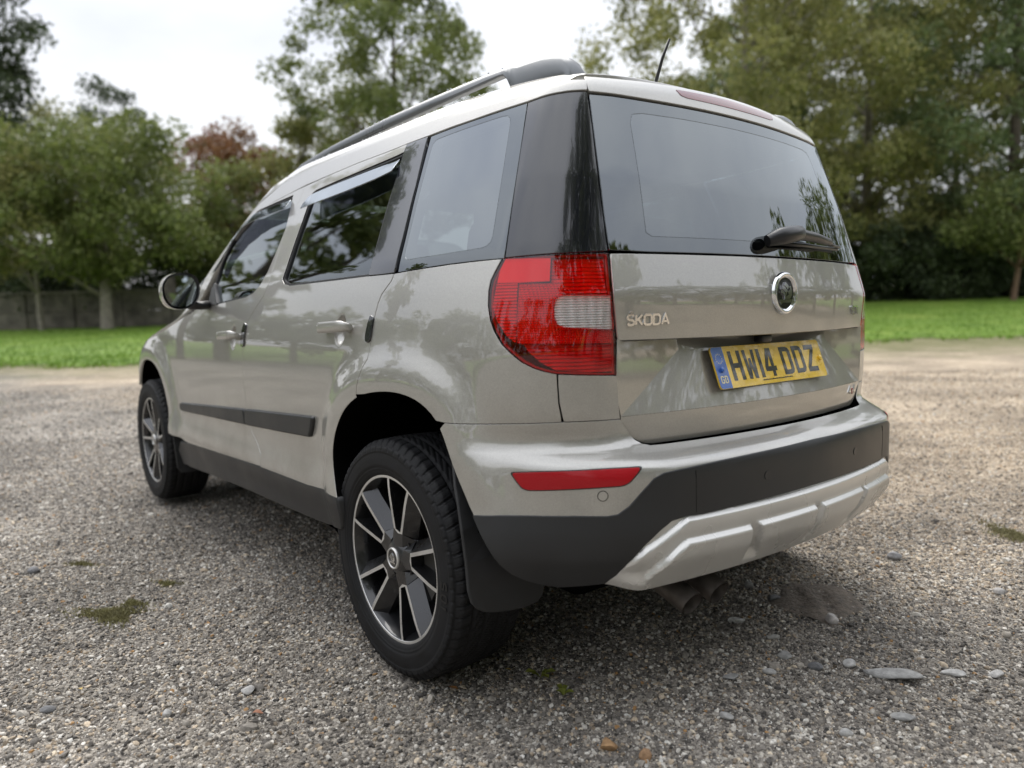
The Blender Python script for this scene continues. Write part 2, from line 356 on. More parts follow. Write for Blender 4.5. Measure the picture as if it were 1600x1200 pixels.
LEAF = {
 'mid': leaf_material('leaves_mid_green', [(0.084, 0.1098, 0.0358), (0.14, 0.1736, 0.0538), (0.2016, 0.2296, 0.0739), (0.2856, 0.2912, 0.1064)]),
 'olive': leaf_material('leaves_olive', [(0.1254, 0.138, 0.0526), (0.2132, 0.2258, 0.0777), (0.3073, 0.3011, 0.1104), (0.4265, 0.3951, 0.1568)]),
 'dark': leaf_material('leaves_dark', [(0.0225, 0.035, 0.0163), (0.04, 0.0575, 0.025), (0.0625, 0.085, 0.035), (0.0875, 0.1125, 0.05)], .15),  # also carries the painted tree shade on the undergrowth
 'cool': leaf_material('leaves_cool_green', [(0.0633, 0.0943, 0.0414), (0.1092, 0.1495, 0.0621), (0.161, 0.2047, 0.0862), (0.23, 0.2645, 0.115)]),
 'rust': leaf_material('leaves_rust', [(.10, .06, .022), (.16, .075, .03), (.20, .10, .04), (.23, .15, .06)]),
 'red': leaf_material('leaves_red', [(.15, .085, .055), (.24, .10, .075), (.22, .14, .075), (.17, .17, .07)]),
}
def leaf_cloud(cent, rad, per, size, seed, droop=0.):
    r = np.random.default_rng(seed); n = len(cent)*per
    c = np.repeat(cent, per, 0); q = np.repeat(rad, per)
    d = r.normal(0, 1, (n, 3)); d /= np.linalg.norm(d, axis=1)[:, None]; d *= (r.random(n)**.45)[:, None]
    d[:, 2] *= .72
    p = c + d*q[:, None]
    if droop: p[:, 2] -= droop*r.random(n)**2
    u = r.normal(0, 1, (n, 3)); u /= np.linalg.norm(u, axis=1)[:, None]; w = np.cross(u, r.normal(0, 1, (n, 3))); w /= np.linalg.norm(w, axis=1)[:, None]+1e-9
    s = size*r.uniform(.55, 1.35, n)[:, None]
    V = np.stack([p - u*s*.6, p + w*s*.32, p + u*s*.6, p - w*s*.32], 1).reshape(-1, 3)
    return V, np.arange(4*n).reshape(n, 4)
def crown_points(n, kind, h, cb, rx, seed):
    """clump centres for a crown between heights cb and h"""
    r = np.random.default_rng(seed); out = []
    while len(out) < n:
        t = r.random(); an = r.uniform(0, 6.283)
        if kind == 'cone': w = (1-t)**.8*.95+.06
        elif kind == 'tall': w = min(1, .45+1.6*t)*(1-max(0, t-.5)**2*3.1)
        elif kind == 'dome': w = math.sqrt(max(0, 1-(2*t-.8)**2/1.5))
        else: w = math.sqrt(max(0, 1-(2*t-1)**2))
        lob = 1+.22*math.sin(3*an+seed)+.15*math.sin(5*an+2*t*5+seed*1.7)
        rr = rx*w*lob*r.random()**.42
        if r.random() > .25+w*.75: continue
        out.append((rr*math.cos(an), rr*math.sin(an), cb+(h-cb)*t))
    return np.array(out)
def make_tree(name, label, cat, loc, h, cb, rx, leaf, n=70, per=170, size=.2, kind='dome', tr=.22, bark=None, seed=1, group=None, crad=(.7, 1.25), droop=0., lean=(0, 0), limbs=16):
    root = empty(name, loc); tag(root, label, cat, group)
    rr = random.Random(seed); C = crown_points(n, kind, h*.96, cb, rx, seed)
    C[:, 0] += lean[0]*C[:, 2]/h; C[:, 1] += lean[1]*C[:, 2]/h
    rad = np.random.default_rng(seed+9).uniform(*crad, len(C))
    V, f = leaf_cloud(C, rad, per, size, seed+3, droop)
    crown = mk_big('crown', V, f, LEAF[leaf], root)
    parts = []; top = h*.86; pts = [Vector((lean[0]*k*top/h+rr.gauss(0, .03)*k*3, lean[1]*k*top/h+rr.gauss(0, .03)*k*3, -.12+top*k)) for k in (0, .02, .12, .3, .5, .75, 1)]
    parts.append(tube(pts, [tr*1.35, tr*1.1, tr*.95, tr*.8, tr*.6, tr*.35, tr*.08], 10))
    idx = list(range(len(C))); rr.shuffle(idx)
    for i in idx[:limbs]:
        e = Vector(C[i]); z0 = max(cb*.55, e.z-.55*math.hypot(e.x, e.y)-.4); z0 = min(z0, top*.9); k = z0/top
        s0 = Vector((lean[0]*z0/h, lean[1]*z0/h, z0)); mid = s0.lerp(e, .5)+Vector((rr.gauss(0, .2), rr.gauss(0, .2), .25)); r0 = tr*.42*(1-k*.7)
        parts.append(tube([s0, s0.lerp(mid, .5), mid, e], [r0, r0*.8, r0*.55, r0*.15], 6))
    Vt, Ft, _ = join(parts); mk('trunk', Vt, Ft, bark or BARK, root)
    return root
T = make_tree
# left of the picture, in front of and behind the wall
T('ash_tree', 'slim pale-trunked tree with browning leaves in front of the wall at far left', 'tree', AS(32.6, 20.6), 8.4, 2.9, 3.0, 'olive', 46, 190, .19, 'dome', .12, BARK_PALE, 21, lean=(.2, .3))
T('round_tree', 'round full green tree with thick pale trunk before the wall', 'tree', AS(32.4, 17.6), 9.6, 2.5, 4.5, 'mid', 120, 210, .19, 'round', .27, BARK_PALE, 22)
T('conifer', 'tall dark conifer rising at the far left edge', 'tree', AS(41, 28.9), 27, 1.5, 3.9, 'dark', 250, 170, .22, 'tall', .4, BARK, 23, crad=(.7, 1.2))
T('tree', 'bushy olive tree behind the wall below the dark conifer', 'tree', AS(37.5, 26.2), 9.0, 1.5, 3.8, 'olive', 80, 180, .2, 'round', .2, BARK, 24)
T('tree', 'dark-topped tree showing over the round green tree', 'tree', AS(52, 27.3), 16.2, 4, 3.6, 'dark', 70, 170, .22, 'dome', .3, BARK, 25)
T('tree', 'thin feathery pale green tree between conifer and round tree', 'tree', AS(46, 27.2), 13.6, 3, 3.0, 'olive', 34, 120, .18, 'tall', .18, BARK, 26, crad=(.6, 1.1))
T('red_tree', 'red-leaved autumn tree behind the round green tree', 'tree', AS(43, 16.3), 10.7, 3, 3.1, 'red', 50, 170, .19, 'dome', .25, BARK, 27)
T('rust_tree', 'rusty orange autumn tree beside the red one above the car bonnet', 'tree', AS(40, 14.2), 10.4, 2, 3.4, 'rust', 70, 170, .19, 'round', .22, BARK, 28)
T('tree', 'green tree right behind the mirror and windscreen pillar', 'tree', AS(36, 13.2), 7.6, 1.2, 3.2, 'mid', 70, 180, .19, 'round', .2, BARK, 29)
T('tree', 'yellow-green tree seen over the front of the roof rail', 'tree', AS(38, 10.4), 10.2, 1.5, 3.0, 'olive', 70, 170, .19, 'dome', .2, BARK, 30)
# behind the roof of the car
T('birch_tree', 'tall loose-crowned green tree rising behind the roof rail', 'tree', AS(37, 5.4), 18.4, 4.0, 4.9, 'mid', 210, 170, .19, 'dome', .3, BARK, 31, crad=(.55, 1.2), limbs=30)
T('tree', 'lower bushy tree at the left foot of the tall loose one', 'tree', AS(40, 8.8), 11.5, 2, 3.2, 'olive', 70, 170, .19, 'round', .2, BARK, 32)
# right of the picture
T('willow_tree', 'huge yellow-green tree behind the tailgate with sky through its leaves', 'tree', AS(38, -11.8), 24, 2.5, 7.6, 'olive', 275, 200, .21, 'tall', .34, BARK_PALE, 33, crad=(.7, 1.35), droop=.7, limbs=34)
T('willow_tree', 'broad tall olive tree in the middle of the right-hand trees', 'tree', AS(44, -21), 25, 2, 8.2, 'olive', 330, 190, .22, 'tall', .34, BARK_PALE, 34, crad=(.8, 1.5), droop=.7, limbs=34)
T('maple_tree', 'dark green dense tree at the right edge of the picture', 'tree', AS(41, -27.5), 22, 1.5, 7.2, 'cool', 240, 190, .22, 'round', .4, BARK, 35, crad=(.8, 1.5), limbs=30)
T('tree', 'green tree filling the gap behind the two tall olive ones', 'tree', AS(54, -21), 22, 2, 7.5, 'cool', 160, 170, .26, 'round', .4, BARK, 36, crad=(.9, 1.6))
T('small_tree', 'small crooked tree with bare reddish trunk at the lawn edge on the right', 'tree', AS(36.6, -24.8), 6.6, 2.6, 2.9, 'mid', 46, 130, .18, 'dome', .14, pbr('red_bark', (.16, .10, .065), .9, noise=(6., .3)), 37, lean=(-.5, -.3))
T('tree', 'dark tree filling the wood behind the tailgate corner', 'tree', AS(47, -14.5), 15, .8, 5.5, 'cool', 130, 170, .24, 'round', .3, BARK, 38, crad=(.8, 1.4))
T('tree', 'green tree closing the wood behind the crooked small tree', 'tree', AS(52, -31), 20, 1.5, 7, 'cool', 150, 170, .26, 'round', .35, BARK, 39, crad=(.9, 1.6))
# undergrowth at the lawn edge; the trees' shade is put into its dark leaf colour
BL = ['dense dark shrub directly right of the tail lamp', 'dark shrub between tail lamp and crooked tree', 'shade-darkened shrub left of the crooked tree', 'dark shrub behind the crooked tree', 'dark shrub at the right edge of the picture', 'tall dark shrub deeper in the wood behind the others']
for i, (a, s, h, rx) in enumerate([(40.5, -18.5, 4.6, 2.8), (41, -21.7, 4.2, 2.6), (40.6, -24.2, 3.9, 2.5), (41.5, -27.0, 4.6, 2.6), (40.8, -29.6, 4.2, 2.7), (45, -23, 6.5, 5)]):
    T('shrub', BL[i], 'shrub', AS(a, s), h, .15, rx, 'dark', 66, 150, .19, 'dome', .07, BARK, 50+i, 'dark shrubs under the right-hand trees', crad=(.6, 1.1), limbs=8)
for i, (a, s, h, rx, lb) in enumerate([(36.2, 23.0, 2.6, 1.5, 'dark bush showing over the wall between the two pale trunks'), (36.4, 12.0, 4.0, 2.4, 'dark bush behind the wall close to the wing mirror'), (36.4, 16.0, 3.4, 2.0, 'dark bush behind the wall right of the thick pale trunk'), (36.6, 19.2, 3.6, 2.3, 'dark bush behind the wall directly left of the thick pale trunk'), (36.5, 21.8, 3.3, 2.0, 'dark bush behind the wall at the slim pale trunk'), (36.8, 13.9, 3.6, 2.2, 'dark bush behind the wall left of the wing mirror')]):
    T('bush', lb, 'shrub', AS(a, s), h, .2, rx, 'dark', 50, 130, .18, 'dome', .07, BARK, 60+i, 'bushes behind the wall', limbs=8)

# weathered wall behind the left-hand trees: two courses of big panels between piers, under a coping
WALLM = pbr('wall_stone', (.12, .108, .09), .95, noise=(2.2, .45), bump=(9., .9, .05))
WALLC = pbr('wall_coping', (.17, .155, .13), .95, noise=(3., .3), bump=(12., .6, .03))
wroot = empty('garden_wall', AS(34, 17)); tag(wroot, 'low dark weathered wall with pale coping behind the left-hand trees', 'wall')
def local_box(a, s, z, da, ds, dz):
    c = AS(a, s); V, Fc = box((0, 0, 0), (da, ds, dz)); cy, sy = math.cos(YAW), math.sin(YAW)
    return [Vector((c[0]-wroot.location.x+v.x*cy-v.y*sy, c[1]-wroot.location.y+v.x*sy+v.y*cy, c[2]-wroot.location.z+z+v.z)) for v in V], Fc
for k in range(15):
    s = 4.6 + k*2.2 + .05
    Vp, Fp = local_box(34, s, .82, .34, .34, 1.9); bevel(mk('pier', Vp, Fp, WALLM, wroot, smooth=False), .02)
    if k < 14:
        for j, (z, hh) in enumerate(((.36, .86), (1.22, .82))):
            Vp, Fp = local_box(34+random.uniform(-.02, .02), s+1.1, z, .2, 1.84, hh); bevel(mk('panel', Vp, Fp, WALLM, wroot, smooth=False), .02)
        Vp, Fp = local_box(34, s+1.1, 1.69, .36, 2.18, .10); bevel(mk('coping', Vp, Fp, WALLC, wroot, smooth=False), .015)
# pale outhouse glimpsed over the wall
hroot = empty('outhouse', AS(46, 31)); tag(hroot, 'small pale building glimpsed over the wall under the leaves at far left', 'building')
HW = pbr('render_wall', (.28, .24, .19), .9, noise=(2., .15)); HD = pbr('dark_opening', (.03, .03, .035), .4); HR = pbr('tile_roof', (.10, .07, .055), .9, noise=(5., .3))
def hb(x, y, z, sx, sy, sz, nm, mm):
    V, Fc = box((x, y, z), (sx, sy, sz)); cy, sy2 = math.cos(YAW), math.sin(YAW)
    return mk(nm, [Vector((v.x*cy-v.y*sy2, v.x*sy2+v.y*cy, v.z)) for v in V], Fc, mm, hroot, smooth=False)
hb(0, 0, 1.6, 4, 5.2, 3.6, 'wall', HW)
for yy in (-1.5, -.7, .7, 1.6): hb(-2.03, yy, 2.35, .1, .42, .95, 'window', HD)
mk('roof', [Vector((x*math.cos(YAW)-y*math.sin(YAW), x*math.sin(YAW)+y*math.cos(YAW), z)) for x, y, z in ((-2.3, -2.9, 3.35), (2.3, -2.9, 3.35), (2.3, 2.9, 3.35), (-2.3, 2.9, 3.35), (0, -2.9, 4.7), (0, 2.9, 4.7))], [(0, 1, 2, 3), (0, 4, 1), (3, 2, 5), (0, 3, 5, 4), (1, 4, 5, 2)], HR, hroot, smooth=False)
# trees all round the car park (they show in the paint and the glass)
def wood(name, label, items, leaf, seed):
    r = np.random.default_rng(seed); VV = []; TT = []
    for (a, s, h, rx) in items:
        x, y, z = AS(a, s); C = crown_points(max(14, int(34*rx/3*h/9)), 'dome', h, .8, rx, int(r.integers(1e6))) + np.array([x, y, z])
        V, f = leaf_cloud(C, r.uniform(.5, 1.0, len(C))*min(1.6, .55+rx*.3), 110, .30, int(r.integers(1e6))); VV.append(V)
        t0 = .05+.012*h; pts = [Vector((x, y, z-.1)), Vector((x+r.normal(0, .08), y+r.normal(0, .08), z+h*.3)), Vector((x+r.normal(0, .15), y+r.normal(0, .15), z+h*.62)), Vector((x, y, z+h*.88))]
        TT.append(tube(pts, [t0*1.2, t0, t0*.7, t0*.15], 7, cap=False))
        for c in C[r.permutation(len(C))[:9]]: b0 = pts[1].lerp(pts[2], float(np.clip((c[2]-z)/h-.35, 0, 1))); TT.append(tube([b0, b0.lerp(Vector(c), .5)+Vector((0, 0, .15)), Vector(c)], [t0*.35, t0*.22, t0*.06], 5, cap=False))
    V = np.concatenate(VV); nl = len(V); tv_, tf_, _ = join(TT)
    o = mk_big(name, np.concatenate([V, np.array([tuple(q) for q in tv_])]), np.concatenate([np.arange(nl).reshape(-1, 4), np.array(tf_)+nl]), LEAF[leaf])
    o.data.materials.append(BARK); mi = np.zeros(len(o.data.polygons), np.int32); mi[nl//4:] = 1; o.data.polygons.foreach_set('material_index', mi)
    return tag(o, label, 'wood', kind='stuff')
def polar(L): return [(d*math.cos(R(az)), d*math.sin(R(az)), h, rx) for az, d, h, rx in L]
wood('wood', 'belt of trees along the left side of the car park', polar([(47, 21, 14, 1.9), (51.5, 22, 12.5, .9), (57, 24, 5.6, 2.6), (62, 25, 5.5, 3), (67, 19, 10.2, .9), (72, 25, 6, 3), (78, 25, 7.4, 3), (84, 24, 8, 3), (91, 25, 7.6, 3), (98, 26, 8.4, 3), (106, 26, 9, 3.4), (116, 26, 10, 3.5), (128, 27, 9, 3.5), (141, 27, 8, 3.5)]), 'mid', 81)
wood('wood', 'belt of trees behind the photographer', polar([(-110.5, 13, 13.0, 1.3), (-163, 12, 21, 2.5), (-172, 13, 20, 2.0), (-119, 12, 19, 2.4), (-130, 11.5, 21, 2.6), (-142, 11.5, 21, 2.6), (-153, 12, 21, 2.2), (-54, 27, 10, 3.2), (-61, 24, 8.6, 2.8), (-68, 23, 9.4, 2.6), (-75, 23, 8.6, 2.8), (-83, 22, 9.6, 2.4), (-90, 23, 9.2, 2.6), (-97, 22, 10.4, 2.2), (-104, 22, 11, 2.4), (-112, 24, 10, 3), (-160, 26, 8, 4), (-172, 27, 8, 4), (174, 28, 8, 4), (160, 28, 8, 4), (151, 28, 9, 4)]), 'mid', 82)

# ================================================================== CAR BODY SURFACE (metres, car frame)
def sm_table(zs,vs,sig,lo=0.1,hi=1.8):
    g=np.arange(lo,hi,0.004); v=np.interp(g,zs,vs)
    k=int(sig*3/0.004)+1; t=np.arange(-k,k+1)*0.004; w=np.exp(-.5*(t/max(sig,1e-4))**2); w/=w.sum()
    vp=np.concatenate([np.full(k,v[0]),v,np.full(k,v[-1])]); return g,np.convolve(vp,w,'valid')
class Tab:
    def __init__(s,pts,sig):
        a=np.array(pts,float); s.g,s.v=sm_table(a[:,0],a[:,1],sig)
    def __call__(s,z): return np.interp(z,s.g,s.v)
Rz=Tab([(.15,-.52),(.30,-.62),(.36,-.675),(.43,-.725),(.49,-.742),(.60,-.744),(.636,-.738),(.655,-.70),(.672,-.652),(.69,-.64),(.91,-.64),(1.02,-.645),(1.118,-.617),(1.3,-.565),(1.50,-.495),(1.6,-.46)],.007)
Kz=Tab([(.2,.20),(1.5,.20)],.03)
Wz=Tab([(.2,.83),(.36,.845),(.43,.860),(.46,.859),(.53,.846),(.62,.847),(.8,.853),(.9,.850),(.97,.840),(1.04,.824),(1.09,.810),(1.12,.802),(1.30,.728),(1.47,.652),(1.53,.622),(1.6,.585)],.014)
Bz=Tab([(.3,.008),(.55,.012),(.63,.012),(.66,.008),(.735,0),(1.2,0)],.012)
RHO=Tab([(.2,.22),(.6,.24),(.68,.22),(.74,.17),(.9,.15),(1.0,.16),(1.1,.14),(1.3,.11),(1.5,.07)],.02)
XFz=Tab([(.15,3.25),(.3,3.36),(.5,3.43),(.72,3.42),(.80,3.36),(.87,3.20),(.93,2.88),(.985,2.5),(1.03,2.36),(1.12,2.22),(1.5,1.62),(1.56,1.45),(1.6,1.2)],.012)
OPEN_R=[(0.255, 0.3), (0.267, 0.462), (0.309, 0.525), (0.307, 0.586), (0.292, 0.628), (0.243, 0.691), (0.196, 0.727), (0.145, 0.753), (0.09, 0.771), (0.032, 0.78), (-0.025, 0.786), (-0.076, 0.787), (-0.126, 0.782), (-0.17, 0.772), (-0.208, 0.753), (-0.242, 0.729), (-0.258, 0.698), (-0.276, 0.666), (-0.293, 0.634), (-0.317, 0.594), (-0.342, 0.552), (-0.369, 0.517), (-0.381, 0.47), (-0.384, 0.3)]
_f=[(-.44,.30),(-.425,.45),(-.405,.53),(-.375,.60),(-.335,.665),(-.28,.715),(-.2,.756),(-.1,.776)]
OPEN_F=[(2.578+x,z) for x,z in _f]+[(2.578,.781)]+[(2.578-x,z) for x,z in _f[::-1]]
def _dist(poly,X,Z):
    d=np.full(X.shape,9.)
    for (x0,z0),(x1,z1) in zip(poly[:-1],poly[1:]):
        ex,ez=x1-x0,z1-z0; t=np.clip(((X-x0)*ex+(Z-z0)*ez)/(ex*ex+ez*ez),0,1)
        d=np.minimum(d,np.hypot(X-x0-t*ex,Z-z0-t*ez))
    return d
def chaikin(p,n=3):
    p=[np.array(q) for q in p]
    for _ in range(n):
        o=[p[0]]
        for a,b in zip(p[:-1],p[1:]): o+= [a*.75+b*.25,a*.25+b*.75]
        p=o+[p[-1]]
    return p
def even(p,d):
    p=np.array(p); l=np.concatenate([[0],np.cumsum(np.linalg.norm(np.diff(p,axis=0),axis=1))]); t=np.linspace(0,l[-1],int(l[-1]/d)+1)
    return [(round(float(a),4),round(float(b),4)) for a,b in zip(np.interp(t,l,p[:,0]),np.interp(t,l,p[:,1]))]
OPEN_R=even(chaikin(even(chaikin(OPEN_R,2),.05),3),.022)
OPEN_F=even(chaikin(OPEN_F,3),.022)
_gx=np.arange(-.8,3.5,.006); _gz=np.arange(.1,1.3,.006)
_D=np.minimum(_dist(OPEN_R,*np.meshgrid(_gx,_gz)),_dist(OPEN_F,*np.meshgrid(_gx,_gz)))
def ss(a,b,x):
    t=np.clip((x-a)/(b-a),0,1); return t*t*(3-2*t)
_A=.024*(1-ss(.052,.125,_D))
_k=np.exp(-.5*(np.arange(-9,10)/3.2)**2); _k/=_k.sum()
for _ax in (0,1): _A=np.apply_along_axis(lambda v:np.convolve(np.pad(v,9,'edge'),_k,'valid'),_ax,_A)
def flare(x,z):
    i=np.clip((x+.8)/.006,0,len(_gx)-1.001); j=np.clip((z-.1)/.006,0,len(_gz)-1.001)
    a=i.astype(int); b=j.astype(int); fa=i-a; fb=j-b
    return (_A[b,a]*(1-fa)+_A[b,a+1]*fa)*(1-fb)+(_A[b+1,a]*(1-fa)+_A[b+1,a+1]*fa)*fb
def ys(x,z):
    d=np.clip(.15-x,0,None); e=np.clip(x-1.7,0,None)
    return Wz(z)-.16*d*d-.03*e*e+flare(x,z)+Bz(z)*ss(.12,.40,-x)
def xr(y,z): return Rz(z)+Kz(z)*y*y
def smax(a,b,r):
    return np.where((a>-r)&(b>-r),np.sqrt(np.clip(a+r,0,None)**2+np.clip(b+r,0,None)**2)-r,np.maximum(a,b))
def zroof(x,y):
    return 1.624-.045*np.clip(x-.9,0,None)**2*1.0-.075*np.clip(.25-x,0,None)**2-.10*y*y
def F(x,y,z):
    y=np.abs(y)
    a=y-ys(x,z); b=xr(y,z)-x
    s=smax(a,b,RHO(z)); c=x-(XFz(z)-.28*y*y-.25*y**4)
    s=smax(s,c*.6,.10)
    return smax(s,z-zroof(x,y),.05)
XO=0.25; XO2=1.9; UM=XO2-XO
def P(u,z):
    u=np.asarray(u,float); z=np.asarray(z,float); u,z=np.broadcast_arrays(u,z)
    th=np.clip(-u/.8,0,None)-np.clip((u-UM)/.8,0,None); dx=-np.sin(th); dy=np.cos(th); ox=XO+np.clip(u,0,UM)
    lo=np.zeros_like(u); hi=np.full_like(u,1.9)
    for _ in range(36):
        m=(lo+hi)/2; s=F(ox+m*dx,m*dy,z)>0
        hi=np.where(s,m,hi); lo=np.where(s,lo,m)
    m=(lo+hi)/2
    return np.stack([ox+m*dx,m*dy,z],-1)
UC=-.8*np.pi/2
def inv(p):
    x,y,z=p
    if x>XO2: return UM+.8*np.arctan2(x-XO2,y),z
    if x>=XO: return x-XO,z
    return -.8*np.arctan2(XO-x,y),z

